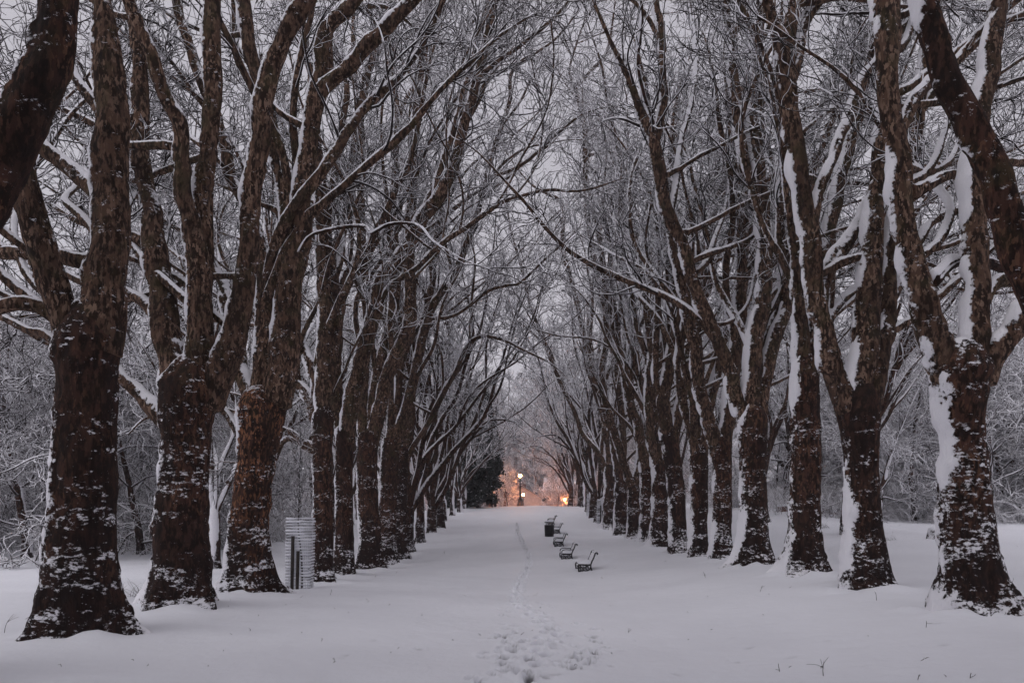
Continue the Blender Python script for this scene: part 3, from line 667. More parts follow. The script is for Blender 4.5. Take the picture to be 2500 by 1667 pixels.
    for grp, dn, st in ((limbs, .35 if idx <= 3 else (.6 if idx <= 6 else 1.0), .55 if idx <= 4 else .35), (extra, 1.0 if idx < 4 else .75, .3)):
        if not idx: dn = .2
        cr = crown_from([(p, r) for p, r in grp], rng, org, dens=dn, lv=(1.9, 4, 3) if idx < 6 else (1.8, 3, 3), start=st, maxl=3.8, rmin=(.012, .010, .009) if idx < 4 else (.016, .014, .012)) if grp else None
        if cr: VV.append(cr[0]); QQ.append(cr[1]+off); off += len(cr[0])
    if VV: link('crown', mesh_np('crown', np.concatenate(VV), np.concatenate(QQ), M_TWIG if idx < 6 else M_TWIG_FAR), root)

# ------------------------------------------------------------------ generic avenue trees and woodland trees (built once, then copied)
def generic_avenue(seed, H=17., r=.33, fork=3.0, n=5, lean=.35):
    rng = np.random.RandomState(seed)
    P = np.array([[0, 0, -.2+k*.2] for k in range(int(fork/.2)+3)]) ; P[:, 0] += .06*np.sin(P[:, 2]*1.1+seed); P[:, 1] += .05*np.sin(P[:, 2]*.9+seed*2)
    Rr = r*(1.12-.06*P[:, 2]); hh = P[-1, 2]-P[:, 2]; Rr = Rr*np.sqrt(np.clip(.25+hh/(r*1.1), 0, 1))
    root = empty('plane_tree'); z0 = (0, 0, 0)
    V, Q, Tt = woody(P, Rr, 24, z0, seed, base=True); link('trunk', mesh_np('trunk', V, Q, M_BARK_FAR, True, Tt), root)
    limbs = []; top = P[-3]
    for q in range(n):
        az = q/n*2*math.pi+rng.uniform(-.4, .4); tl = rng.uniform(.10, .38)
        dr = np.array([math.cos(az)*tl+lean*.35, math.sin(az)*tl, 1.]); r0 = r*rng.uniform(.38, .6)
        E, RE = walk(top-np.array([0, 0, .3]), dr, (H-fork)*rng.uniform(.75, 1.05), r0, .02, rng, .4, .085, .03, bend=(lean*.012, 0, 0))
        V, Q, Tt = woody(E, RE, 10, z0, seed*5+q); link('limb', mesh_np('limb', V, Q, M_BARK_FAR, True, Tt), root); limbs.append((E, RE))
        for b_ in range(2):
            k = rng.randint(6, len(E)*2//3); ddir = unit(E[k+1]-E[k])+rng.normal(size=3)*.28
            E2, RE2 = walk(E[k], ddir, rng.uniform(6, 11), RE[k]*.7, .02, rng, .4, .08, .05)
            V, Q, Tt = woody(E2, RE2, 8, z0, seed*5+q+b_*3); link('bough', mesh_np('bough', V, Q, M_BARK_FAR, True, Tt), root); limbs.append((E2, RE2))
    V, Q = crown_from(limbs, rng, z0, cull=False, lv=(1.0, 3, 3), maxl=3.6, start=.3, rmin=(.023, .020, .017))
    link('crown', mesh_np('crown', V, Q, M_TWIG_FAR), root)
    return root
def woodland(seed, H=15., r=.22, low=1.2, spread=5.5, name='bare_tree'):
    rng = np.random.RandomState(seed); z0 = (0, 0, 0)
    P, Rr = walk((0, 0, -.3), (rng.normal()*.04, rng.normal()*.04, 1), H*.85, r, .03, rng, .45, .045, .03)
    Rr = Rr*(1+.5*np.exp(-np.maximum(P[:, 2], 0)/.4))
    root = empty(name); V, Q, Tt = woody(P, Rr, 14, z0, seed, bump=.1); link('trunk', mesh_np('trunk', V, Q, M_BARK_FAR, True, Tt), root)
    limbs = [(P, Rr)]; LP, LR, off = [], [], 0; VV, QQ, TT = [], [], []
    nb = 26
    for q in range(nb):
        k = int(np.interp(low+(H*.8-low)*(q/nb)**.9, P[:, 2], np.arange(len(P)))); k = min(k, len(P)-2)
        az = q*2.4+rng.uniform(-.5, .5); up = rng.uniform(.1, .55)+.8*(q/nb); h = q/nb
        L = spread*(1.05-.6*h)*rng.uniform(.75, 1.1); r0 = min(Rr[k]*.5, .09)
        E, RE = walk(P[k], (math.cos(az), math.sin(az), up), L, r0, .012, rng, .35, .17, -.035 if h < .4 else .03)
        V, Q, Tt = woody(E, RE, 6, z0, seed+q, snow=False); VV.append(V); QQ.append(Q+off); TT.append(Tt+off); off += len(V); limbs.append((E, RE))
    link('bough', mesh_np('bough', np.concatenate(VV), np.concatenate(QQ), M_WOOD, True, np.concatenate(TT)), root)
    V, Q = crown_from(limbs[1:], rng, z0, cull=False, lv=(1.8, 5, 4), maxl=2.5, up=-.01, start=.1, rmin=(.023, .020, .017))
    link('crown', mesh_np('crown', V, Q, M_WOOD), root)
    return root
def place(src, x, y, rz, s, label, cat, group, used, mirror=False):
    o = src if src.name not in used else copy_tree(src)
    used.add(src.name)
    o.location = (x, y, gz(x, y)-.05); o.rotation_euler = (0, 0, rz); o.scale = (-s if mirror else s, s, s)
    tag(o, label, cat, group); return o
AV = [generic_avenue(11, 22, .31, 2.6, 6), generic_avenue(12, 21, .28, 3.4, 5, .5), generic_avenue(13, 23, .33, 2.0, 7, .3), generic_avenue(14, 21, .29, 3.0, 6, .6)]
used = set(); rng = np.random.RandomState(5)
ORD = ['sixth', 'seventh', 'eighth', 'ninth', 'tenth', 'eleventh', 'twelfth', 'thirteenth']
for k, (px, py) in enumerate(LROW[9:]):
    place(AV[k % 4], XL+rng.normal()*.1, depthL(px), rng.uniform(-.5, .5)+(2.6 if k > 3 else 0), rng.uniform(.92, 1.05)*(.76 if k > 3 else 1), 'dusky plane tree, %s beyond the wire guard towards the street lamp' % ORD[k], 'tree', 'plane trees lining the avenue', used)
ORD2 = ['thirteenth', 'fourteenth', 'fifteenth', 'sixteenth']
for k, (px, py) in enumerate(RROW[12:]):
    place(AV[(k+2) % 4], XR+rng.normal()*.1, depthR(px), rng.uniform(-.5, .5), rng.uniform(.92, 1.05), 'dusky plane tree, %s of the bench row near the crest' % ORD2[k], 'tree', 'plane trees lining the avenue', used, True)
# end of the avenue beyond the crest
for x_, y_, mi in ((7.4, 86, True), (6.8, 93, True), (7.2, 101, True), (8.6, 108, True), (-10.5, 100, False), (-10, 110, False)):
    place(AV[rng.randint(4)], x_, y_, rng.uniform(-.5, .5), rng.uniform(.85, 1.), 'distant snow dusted plane tree where the avenue meets the street lamp', 'tree', 'distant trees around the street lamp', used, mi)
# outer parallel rows: the boughs seen behind the first rows
for k, (x_, y_) in enumerate([(-13.5, 30.5), (-15, 40), (-14, 52), (-15.5, 63), (-14, 75), (15.5, 33), (15, 43), (15.5, 54), (15, 66), (16, 78), (-23, 56), (24, 60)]):
    lb = 'dark double trunk plane tree standing behind the wire sapling guard' if k == 0 else ('tall bare plane tree in the open snow behind the %s row' % ('guard' if x_ < 0 else 'bench'))
    place(AV[rng.randint(4)], x_, y_, rng.uniform(0, 6), rng.uniform(.85, 1.05), lb, 'tree', None if k == 0 else ('outer plane trees behind the %s row' % ('guard' if x_ < 0 else 'bench')), used, x_ > 0)

# the avenue goes on past the camera and behind it
for k, y_ in enumerate((3.6, .2, -3.3, -6.8, -10.5, -14)):
    for sd in (-1, 1):
        place(AV[(k*2+(sd > 0)) % 4], XL-.2 if sd < 0 else XR+.3, y_, rng.uniform(-.5, .5), 1.0, 'plane tree of the avenue standing beside or behind the viewer', 'tree', 'avenue trees behind the viewer', used, sd > 0)
WD = [woodland(31, 15, .22, 1.3, 5.5), woodland(32, 17, .26, 2.2, 6.2), woodland(33, 12, .17, .7, 4.6), woodland(34, 19, .24, 3.2, 5.6), woodland(35, 9, .12, .4, 3.8)]
usedw = set(); rng = np.random.RandomState(77)
def wood(n, xr, yr, label, group, kinds=(0, 1, 2, 3, 4), sc_=(.85, 1.2), mind=3.2):
    pts = []; tries = 0
    while len(pts) < n and tries < 9000:
        tries += 1; y_ = rng.uniform(*yr); x_ = rng.uniform(*xr)
        px = VX+x_/y_*F
        if px < -330 or px > 2830: continue
        if any((x_-a)**2+(y_-b)**2 < mind**2 for a, b in pts): continue
        pts.append((x_, y_))
    for x_, y_ in pts:
        place(WD[rng.choice(kinds)], x_, y_, rng.uniform(0, 6.28), rng.uniform(*sc_), label, 'tree', group, usedw)
wood(30, (-48, -19), (33, 62), 'snow laden bare tree at the wood edge across the field behind the guard row', 'wood behind the guard row')
wood(34, (-75, -12), (62, 125), 'hazy bare tree deep in the wood behind the guard row', 'deep wood behind the guard row', (0, 1, 3))
wood(28, (21, 46), (42, 62), 'snow laden bare tree at the wood edge behind the bench row', 'wood behind the bench row')
wood(34, (12, 75), (62, 125), 'hazy bare tree deep in the wood behind the bench row', 'deep wood behind the bench row', (0, 1, 3))
wood(26, (-30, 34), (138, 190), 'pale hazy tree in the wood far beyond the street lamp', 'wood beyond the street lamp', (0, 1, 3), (1.0, 1.4), 4)
for x_, y_, s in ((-16, 141, 1.55), (-11.5, 146, 1.7), (-7, 139, 1.6), (-3, 148, 1.75), (1.5, 143, 1.65), (5.5, 149, 1.8), (9.5, 145, 1.6), (13.5, 140, 1.7), (18, 147, 1.6), (-1, 156, 1.9), (4, 158, 1.9), (-6, 155, 1.8), (8, 160, 1.9), (2.8, 138.5, 1.3), (-20, 150, 1.7), (22, 142, 1.6)):
    place(WD[rng.choice([0, 1, 3])], x_, y_, rng.uniform(0, 6), s, 'very tall hazy tree rising behind the pale house beyond the street lamp', 'tree', 'tall trees behind the pale house', usedw)
for x_, y_, k, s in ((9.5, 116, 3, .8), (5.6, 106, 4, .9), (4.4, 112, 2, .8), (-1.7, 94, 4, .72), (-3.4, 99, 2, .6), (12, 120, 1, .9)):
    place(WD[k], x_, y_, rng.uniform(0, 6), s, 'small tree with lamplit twigs beside the street lamp' if y_ > 100 else 'golden lit small tree close beside the tall street lamp', 'tree', 'small trees near the street lamp' if y_ > 100 else 'golden lit small trees', usedw)

# undergrowth at the wood edges
def thicket(name, xr, yr, n, rng, cond):
    S0 = []
    while len(S0) < n:
        x_, y_ = rng.uniform(*xr), rng.uniform(*yr)
        if cond(x_, y_): S0.append((x_, y_))
    S0 = np.array(S0); S0 = np.repeat(S0, 7, 0)+rng.normal(size=(n*7, 2))*.35
    z = ground_z(S0[:, 0], S0[:, 1]); S3 = np.stack([S0[:, 0], S0[:, 1], z], 1)
    D = np.stack([rng.normal(size=len(S3))*.5, rng.normal(size=len(S3))*.5, np.ones(len(S3))], 1)
    P, R = grow(S3, D, rng.uniform(.6, 2.6, len(S3)), rng.uniform(.010, .02, len(S3)), 7, .2, 0, rng); V1, Q1 = tubes(P, R, 4)
    a, b, c, t = spawn(P, R, 6, .9, rng, .2); P2, R2 = grow(a, b, rng.uniform(.3, 1.1, len(a)), np.maximum(c*.7, .008), 5, .3, -.02, rng); V2, Q2 = tubes(P2, R2, 3)
    o = link(name, mesh_np(name, np.concatenate([V1, V2]), np.concatenate([Q1, Q2+len(V1)]), M_WOOD))
    return o
rng = np.random.RandomState(8)
u1 = thicket('undergrowth', (-60, -15), (34, 80), 900, rng, lambda a, b: b > 36+.55*(a+35) and a/b > -.86 and a/b < -.25)
tag(u1, 'snowy tangle of brush along the foot of the wood behind the guard row', 'undergrowth', kind='stuff')
u2 = thicket('undergrowth', (17, 60), (40, 80), 900, rng, lambda a, b: a/b > .25 and a/b < .86 and b > 42)
tag(u2, 'snowy tangle of brush along the foot of the wood behind the bench row', 'undergrowth', kind='stuff')

# ------------------------------------------------------------------ evergreen
M_NEEDLE = plain('evergreen_leaf', (.012, .020, .016), .8, var=.5, scale=1.2, snowtop=.86)
def evergreen(x0, y0, H, W, seed, label):
    rng = np.random.RandomState(seed); z0 = gz(x0, y0)
    root = empty('evergreen_tree', (x0, y0, z0)); tag(root, label, 'tree')
    P = np.array([[.05*math.sin(k), .05*math.cos(k), -.2+k*H/20] for k in range(20)]); R = np.linspace(.3, .03, 20)
    V, Q, Tt = woody(P, R, 12, (0, 0, 0), seed, snow=False); link('trunk', mesh_np('trunk', V, Q, M_BARK_FAR, True, Tt), root)
    LPs, LRs = [], []
    nb = 210; h = rng.uniform(.03, .97, nb)**.9; az = rng.uniform(0, 6.28, nb)
    L = W/2*np.sqrt(np.clip(1-h**1.35, .03, 1))*(.72+.28*np.minimum(1, h*5))*rng.uniform(.75, 1.1, nb)
    S0 = np.stack([az*0, az*0, h*H*.95], 1); D = np.stack([np.cos(az), np.sin(az), .15+h*.9], 1)
    Pb, Rb = grow(S0, D, L, np.full(nb, .035), 8, .08, -.05, rng); V, Q = tubes(Pb, Rb, 4)
    link('bough', mesh_np('bough', V, Q, M_BARK_FAR), root)
    a, b, c, t = spawn(Pb, Rb, 20, .8, rng, .15); P2, R2 = grow(a, b, rng.uniform(.4, 1.1, len(a)), c*.6, 6, .15, -.06, rng)
    # needle sprays: narrow leaf-shaped faces in three planes round every shoot
    pts = P2[:, 1:].reshape(-1, 3); tn = unit(np.diff(P2, axis=1)).reshape(-1, 3)
    pts = np.repeat(pts, 6, 0); tn = np.repeat(tn, 6, 0); n = len(pts)
    pts = pts+rng.normal(size=(n, 3))*.10; d = unit(tn+rng.normal(size=(n, 3))*.7); s_ = unit(np.cross(d, rng.normal(size=(n, 3))))
    l = rng.uniform(.16, .38, n)[:, None]; w_ = l*.28
    V = np.stack([pts, pts+d*l*.5+s_*w_, pts+d*l, pts+d*l*.5-s_*w_], 1).reshape(-1, 3)
    link('crown', mesh_np('crown', V, np.arange(len(V)).reshape(-1, 4), M_NEEDLE, False), root)
evergreen(-4.95, 82, 14.8, 5.8, 3, 'big dark evergreen tree closing the guard row, beside the lamplit brick piers')
evergreen(-7.4, 88, 8.5, 5.0, 4, 'lower dark evergreen tree, between the bigger evergreen and the guard row trunks')

# ------------------------------------------------------------------ street lamps
M_STONE = plain('lamp_stone', (.14, .11, .10), .85, snowtop=.75)
M_GLOW = emit('lamp_glass', (1, .36, .09), 300)
def street_lamp(x0, y0, zb, s, power, label):
    root = empty('street_lamp', (x0, y0, zb)); root.scale = (s, s, s); tag(root, label, 'street lamp')
    b = MB(); b.lathe([(0, 0), (.62, 0), (.62, .22), (.0, .22)], 8); b.lathe([(0, .223), (.48, .223), (.46, .45), (0, .45)], 8); b.lathe([(0, .453), (.34, .453), (.30, .95), (.36, 1.0), (.36, 1.06), (0, 1.06)], 8)
    b.build('base', M_STONE, root)
    p = MB(); p.lathe([(.0, 1.06), (.24, 1.06), (.22, 1.2), (.15, 1.32), (.125, 1.5), (.115, 2.6), (.14, 2.66), (.14, 2.74), (.085, 2.82), (.06, 3.5), (.10, 3.56), (.05, 3.62), (.05, 3.74), (.17, 3.86), (0, 3.86)], 12)
    p.tube([(-.3, 0, 3.42), (.3, 0, 3.42)], .018, 6); p.build('pole', M_IRON, root, True)
    lan = MB(); lan.lathe([(.17, 3.863), (.20, 3.88), (.20, 3.90), (0, 3.90)], 8)
    for k in range(4):
        a = k*math.pi/2+.785; lan.tube([(.15*math.cos(a), .15*math.sin(a), 3.9), (.24*math.cos(a), .24*math.sin(a), 4.36)], .012, 5)
    lan.lathe([(.27, 4.36), (.27, 4.38), (.14, 4.50), (.07, 4.53), (.03, 4.62), (0, 4.68)], 8)
    lo = lan.build('lantern', M_IRON, root)
    gl = MB(); gl.lathe([(.0, 3.93), (.14, 3.95), (.19, 4.1), (.20, 4.24), (.13, 4.34), (0, 4.35)], 12); gl.build('bulb', M_GLOW, lo, True)
    l = bpy.data.lights.new('lamp_light', 'POINT'); l.energy = power; l.color = (1, .28, .07); l.shadow_soft_size = .2
    o = bpy.data.objects.new('lamp_light', l); C.objects.link(o); o.parent = lo; o.location = (0, 0, 4.15)
street_lamp(0.0, 91, gz(0, 91)-.12, 1.0, 52000, 'lit ornate street lamp on a stepped stone base at the head of the avenue')
street_lamp(.5, 119, .45, 1.0, 36000, 'small distant lit street lamp glowing low beside the tall lamp post')
street_lamp(-7.0, 104, gz(-7, 104)-.1, .62, 9000, 'low lit lamp glowing between the dark evergreens and the guard row')
street_lamp(7.2, 112, gz(7, 112)+.1, .62, 8000, 'low lit lamp glowing just inside the end of the bench row')

# ------------------------------------------------------------------ houses far beyond the lamp
M_WALL = plain('render_wall', (.34, .30, .29), .9, var=.12, scale=2)
M_BRICK = plain('dark_brick', (.13, .065, .05), .9, var=.3, scale=14)
M_ROOF = plain('snowy_roof', (.08, .07, .07), .9, snowtop=.2)
M_GLASS = plain('window_glass', (.03, .035, .045), .2)
M_FRAME = plain('window_paint', (.5, .48, .46), .6)
def house(x0, y0, wid, dep, hw, hr, rz, wallm, label, wins):
    zb = gz(x0, y0)-.4; root = empty('house', (x0, y0, zb), rz); tag(root, label, 'house')
    w_, d_ = wid/2, dep/2; m = MB()
    V = [(-w_, -d_, 0), (w_, -d_, 0), (w_, d_, 0), (-w_, d_, 0), (-w_, -d_, hw), (w_, -d_, hw), (w_, d_, hw), (-w_, d_, hw), (-w_, 0, hw+hr), (w_, 0, hw+hr)]
    m.add(V, [(0, 1, 5, 4), (2, 3, 7, 6), (1, 2, 6, 5), (3, 0, 4, 7)], [(4, 8, 7), (5, 6, 9)]); m.build('wall', wallm, root)
    r = MB(); o = .35; e = hr/(d_)*o
    for sg in (-1, 1):
        a = [(-w_-o, sg*(d_+o), hw-e+.02), (w_+o, sg*(d_+o), hw-e+.02), (w_+o, 0, hw+hr+.02), (-w_-o, 0, hw+hr+.02)]
        b = [(x, y, z+.16) for x, y, z in a]; r.add(a+b, [(0, 1, 2, 3), (4, 7, 6, 5), (0, 4, 5, 1), (3, 2, 6, 7), (0, 3, 7, 4), (1, 5, 6, 2)])
    ro = r.build('roof', M_ROOF, root)
    c = MB(); c.box((w_*.55, 0, hw+hr+.5), (.7, .7, 1.3)); c.box((w_*.55, 0, hw+hr+1.19), (.85, .85, .1)); c.build('chimney', M_BRICK, ro)
    for (wx, wz, ww, wh, kind) in wins:
        f = MB()
        for a, b, cc, dd in ((wx, wz+wh/2, ww+.16, .08), (wx, wz-wh/2, ww+.16, .08)): f.box((a, -d_-.03, b), (cc, .08, dd))
        for a in (wx-ww/2-.04, wx+ww/2+.04, wx): f.box((a, -d_-.028, wz), (.06, .07, wh-.08))
        fo = f.build(kind, M_FRAME, root); g2 = MB(); g2.box((wx, -d_-.008, wz), (ww, .012, wh)); g2.build('pane' if kind == 'window' else 'door_leaf', M_GLASS if kind == 'window' else M_IRON, fo)
house(.6, 132, 9, 7.4, 4.0, 2.3, R_(86), M_WALL, 'pale rendered house with snowy roof behind the tall street lamp', [(-2.2, 1.9, 1.0, 1.2, 'window'), (1.9, 1.9, 1.0, 1.2, 'window'), (0, 1.2, .95, 2.1, 'door')])
house(8.2, 136, 6.5, 6, 5.6, 2.4, R_(-6), M_BRICK, 'dark red brick house half hidden behind the trees at the bench row end', [(-1.6, 3.9, .9, 1.2, 'window'), (1.6, 3.9, .9, 1.2, 'window'), (-1.6, 1.5, 1.0, 1.2, 'window')])
def wall_run(name, P0, P1, h, th, mat, label, cat, cap=True, seed=1):
    (xa, ya), (xb, yb) = P0, P1; n = max(2, int(math.hypot(xb-xa, yb-ya)/.4)); L = math.hypot(xb-xa, yb-ya); nx_, ny_ = -(yb-ya)/L, (xb-xa)/L
    cx, cy_ = (xa+xb)/2, (ya+yb)/2; zc = gz(cx, cy_); root = empty(name, (cx, cy_, zc)); tag(root, label, cat, kind='thing')
    for part, m_, hh0, hh1, tt, r_ in (('wall_body', mat, -.3, h, th, .03),)+((('snow_cap', M_SNOW, h+.002, h+.16, th*.92, .05),) if cap else ()):
        t = np.linspace(0, 1, n+1); X = xa+(xb-xa)*t; Y = ya+(yb-ya)*t; Z = ground_z(X, Y); nz = vnoise(np.stack([X*1.3, Y*1.3, X*0+seed], -1))*r_
        V = []
        for k in range(n+1):
            q = tt/2*(1+.3*nz[k]); V += [(X[k]-nx_*q-cx, Y[k]-ny_*q-cy_, Z[k]+hh0-zc), (X[k]+nx_*q-cx, Y[k]+ny_*q-cy_, Z[k]+hh0-zc), (X[k]+nx_*q*.8-cx, Y[k]+ny_*q*.8-cy_, Z[k]+hh1+nz[k]-zc), (X[k]-nx_*q*.8-cx, Y[k]-ny_*q*.8-cy_, Z[k]+hh1+nz[k]-zc)]
        Q = []
        for k in range(n):
            for j in range(4): Q.append((k*4+j, k*4+(j+1) % 4, k*4+4+(j+1) % 4, k*4+4+j))
        Q += [(3, 2, 1, 0), (n*4, n*4+1, n*4+2, n*4+3)]
        link(part, mesh_np(part, V, Q, m_, False), root)
wall_run('garden_wall', (1.2, 112), (4.6, 111), 1.0, .4, M_BRICK, 'low dark garden wall with snow on top in front of the pale house', 'wall')
wall_run('stone_wall', (17.6, 47.5), (22.6, 48.5), .35, .6, M_BRICK, 'low rough wall loaded with snow at the field edge behind the bench row', 'wall')
M_PIER = plain('pier_brick', (.20, .10, .075), .9, var=.3, scale=12, snowtop=.7)
for x_, lb in ((-4.1, 'squat brick gate pier with snowy cap, the one next to the dark evergreen'), (-2.0, 'squat brick gate pier with snowy cap, the one nearer the street lamp')):
    z_ = gz(x_, 96); r = empty('gate_pier', (x_, 96, z_)); tag(r, lb, 'gate pier')
    m = MB(); m.box((0, 0, .95), (.55, .55, 2.5)); m.build('pier_shaft', M_PIER, r); m = MB(); m.box((0, 0, 2.26), (.72, .72, .12)); m.box((0, 0, 2.39), (.6, .6, .14), taper=.3); m.build('cap', M_STONE, r)
z_ = gz(-3.2, 90); r = empty('bollard', (-3.2, 90, z_-.1)); tag(r, 'short dark bollard with snow cap between the brick gate piers', 'bollard')
m = MB(); m.lathe([(0, 0), (.2, 0), (.17, .1), (.15, .9), (.19, .95), (.19, 1.02), (0, 1.1)], 12); m.build('bollard_body', M_IRON, r, True); m = MB(); m.lathe([(.19, 1.04), (.17, 1.14), (0, 1.2)], 12); m.build('snow_cap', M_SNOW, r, True)

# ------------------------------------------------------------------ benches
def scroll(c, r0, turns, a0, n=18, sgn=1):
    t = np.linspace(0, 1, n); a = a0+sgn*t*turns*2*math.pi; r = r0*(1-.72*t); return [(c[0]+r_*math.cos(x_), c[1]+r_*math.sin(x_)) for x_, r_ in zip(a, r)]
def bench(x0, y0, rz, label, arm=True, sink=.12):
    z0 = gz(x0, y0)-sink; root = empty('park_bench', (x0, y0, z0), rz); root.scale = (.86, .86, .86); tag(root, label, 'bench', 'cast iron benches along the avenue')
    for y_ in (-.78, .78):
        f = MB()
        def tb(p, r=.022): f.tube([(a, y_, b) for a, b in catmull(np.array([(q[0], q[1], 0.) for q in p]), .02)[:, :2]], r*1.3, 7)
        tb([(-.36, .0), (-.34, .16), (-.36, .30), (-.33, .40), (-.25, .43), (-.05, .40), (.12, .40), (.20, .44), (.25, .56), (.33, .72), (.38, .86), (.40, .93), (.45, .965), (.50, .95), (.51, .91), (.475, .895)], .027)
        tb([(.20, .43), (.21, .30), (.25, .14), (.30, .0)], .026)
        tb([(-.35, .06), (-.2, .20), (0, .14), (.15, .22), (.22, .32)], .018)
        tb(scroll((-.22, .22), .13, 1.3, 2.5), .016); tb(scroll((.06, .27), .11, 1.2, .4, sgn=-1), .016)
        tb([(-.30, .40), (-.12, .28), (.02, .38)], .015)
        tb([(-.38, .0), (-.31, .0)], .03); tb([(.26, .0), (.34, .0)], .03)
        if arm: tb([(-.30, .41), (-.34, .54), (-.28, .63), (-.12, .665), (.10, .655), (.29, .66)], .018)
        o = f.build('end_frame', M_IRON, root, True)
    s_ = MB()
    for k in range(5): s_.box((-.28+k*.11, 0, .445+(-.006 if k in (2, 3) else 0)), (.085, 1.6, .028))
    s_.build('seat', M_SLAT, root)
    b = MB()
    for k in range(4):
        x_, z_ = .245+k*.042, .55+k*.10; b.add(np.array([(x_-.02, -.8, z_-.04), (x_-.02, .8, z_-.04), (x_+.015, .8, z_+.045), (x_+.015, -.8, z_+.045), (x_+.005, -.8, z_-.05), (x_+.005, .8, z_-.05), (x_+.04, .8, z_+.035), (x_+.04, -.8, z_+.035)]), [(0, 1, 2, 3), (7, 6, 5, 4), (0, 4, 5, 1), (1, 5, 6, 2), (2, 6, 7, 3), (3, 7, 4, 0)])
    b.build('backrest', M_SLAT, root)
    # snow lying on the seat: one rounded loaf
    n1, n2 = 9, 33; u = np.linspace(-1, 1, n1); v = np.linspace(-1, 1, n2); U_, V_ = np.meshgrid(u, v, indexing='ij')
    pr = (1-np.abs(U_)**4)**.5*(1-np.abs(V_)**10)**.5; X = -.06+.29*U_; Y = .82*V_; Z = .465+pr*(.10+.03*vnoise(np.stack([X*3, Y*3, X*0+x0], -1))+.07*(U_+1)/2)
    VV = np.concatenate([np.stack([X, Y, Z], -1).reshape(-1, 3), np.stack([X, Y, X*0+.462], -1).reshape(-1, 3)]); i, j = np.meshgrid(np.arange(n1-1), np.arange(n2-1), indexing='ij')
    q = np.stack([i*n2+j, (i+1)*n2+j, (i+1)*n2+j+1, i*n2+j+1], -1).reshape(-1, 4); link('snow_cover', mesh_np('snow_cover', VV, np.concatenate([q, q[:, ::-1]+n1*n2]), M_SNOW), root)
    c = MB(); c.tube([(.44, -.8, .955), (.44, -.3, .965), (.44, .3, .96), (.44, .8, .955)], .035, 8); c.build('snow_ridge', M_SNOW, root, True)
BP = [(1432, 1394, 'nearest cast iron bench, its arm buried so only seat and back curve show', False),
      (1387, 1365, 'cast iron bench with open armrest loop, second in the line', True),
      (1367, 1334, 'smaller looking cast iron bench with armrest, third in the line', True),
      (1360, 1303, 'bench half hidden behind the litter bin', True), (1347, 1281, 'farthest bench, only its back showing above the litter bin', True)]
for px, py, lb, arm in BP:
    X, Y = on_ground(px, py); bench(X, Y+.78, 0, lb, arm)
# litter bin
X, Y = on_ground(1341, 1309); X0 = (1341-VX)/F*Y; z_ = gz(X0, Y); r = empty('litter_bin', (X0, Y, z_-.03)); tag(r, 'dark slatted litter bin with snow on its raised lid beside the fourth bench', 'litter bin')
m = MB(); m.lathe([(0, 0), (.34, 0), (.34, .05), (0, .05)], 24); m.build('base', M_IRON, r)
m = MB(); m.lathe([(.27, .06), (.30, .78), (.27, .78), (.25, .10)], 24)
for k in range(20):
    a = k/20*2*math.pi; m.tube([(.285*math.cos(a), .285*math.sin(a), .08), (.315*math.cos(a), .315*math.sin(a), .79)], .022, 5)
m.lathe([(.33, .76), (.34, .78), (.34, .81), (.31, .82), (.28, .80)], 24); m.build('bin_body', M_IRON, r)
for k in range(4):
    a = k*math.pi/2+.6; m = MB(); m.tube([(.28*math.cos(a), .28*math.sin(a), .80), (.28*math.cos(a), .28*math.sin(a), .97)], .018, 6); m.build('post', M_IRON, r)
m = MB(); m.lathe([(0, .97), (.33, .97), (.34, 1.0), (.30, 1.03), (0, 1.05)], 24); lid = m.build('lid', M_IRON, r)
m = MB(); m.lathe([(.31, 1.035), (.30, 1.09), (.2, 1.12), (0, 1.13)], 24); m.build('snow_cap', M_SNOW, lid, True)

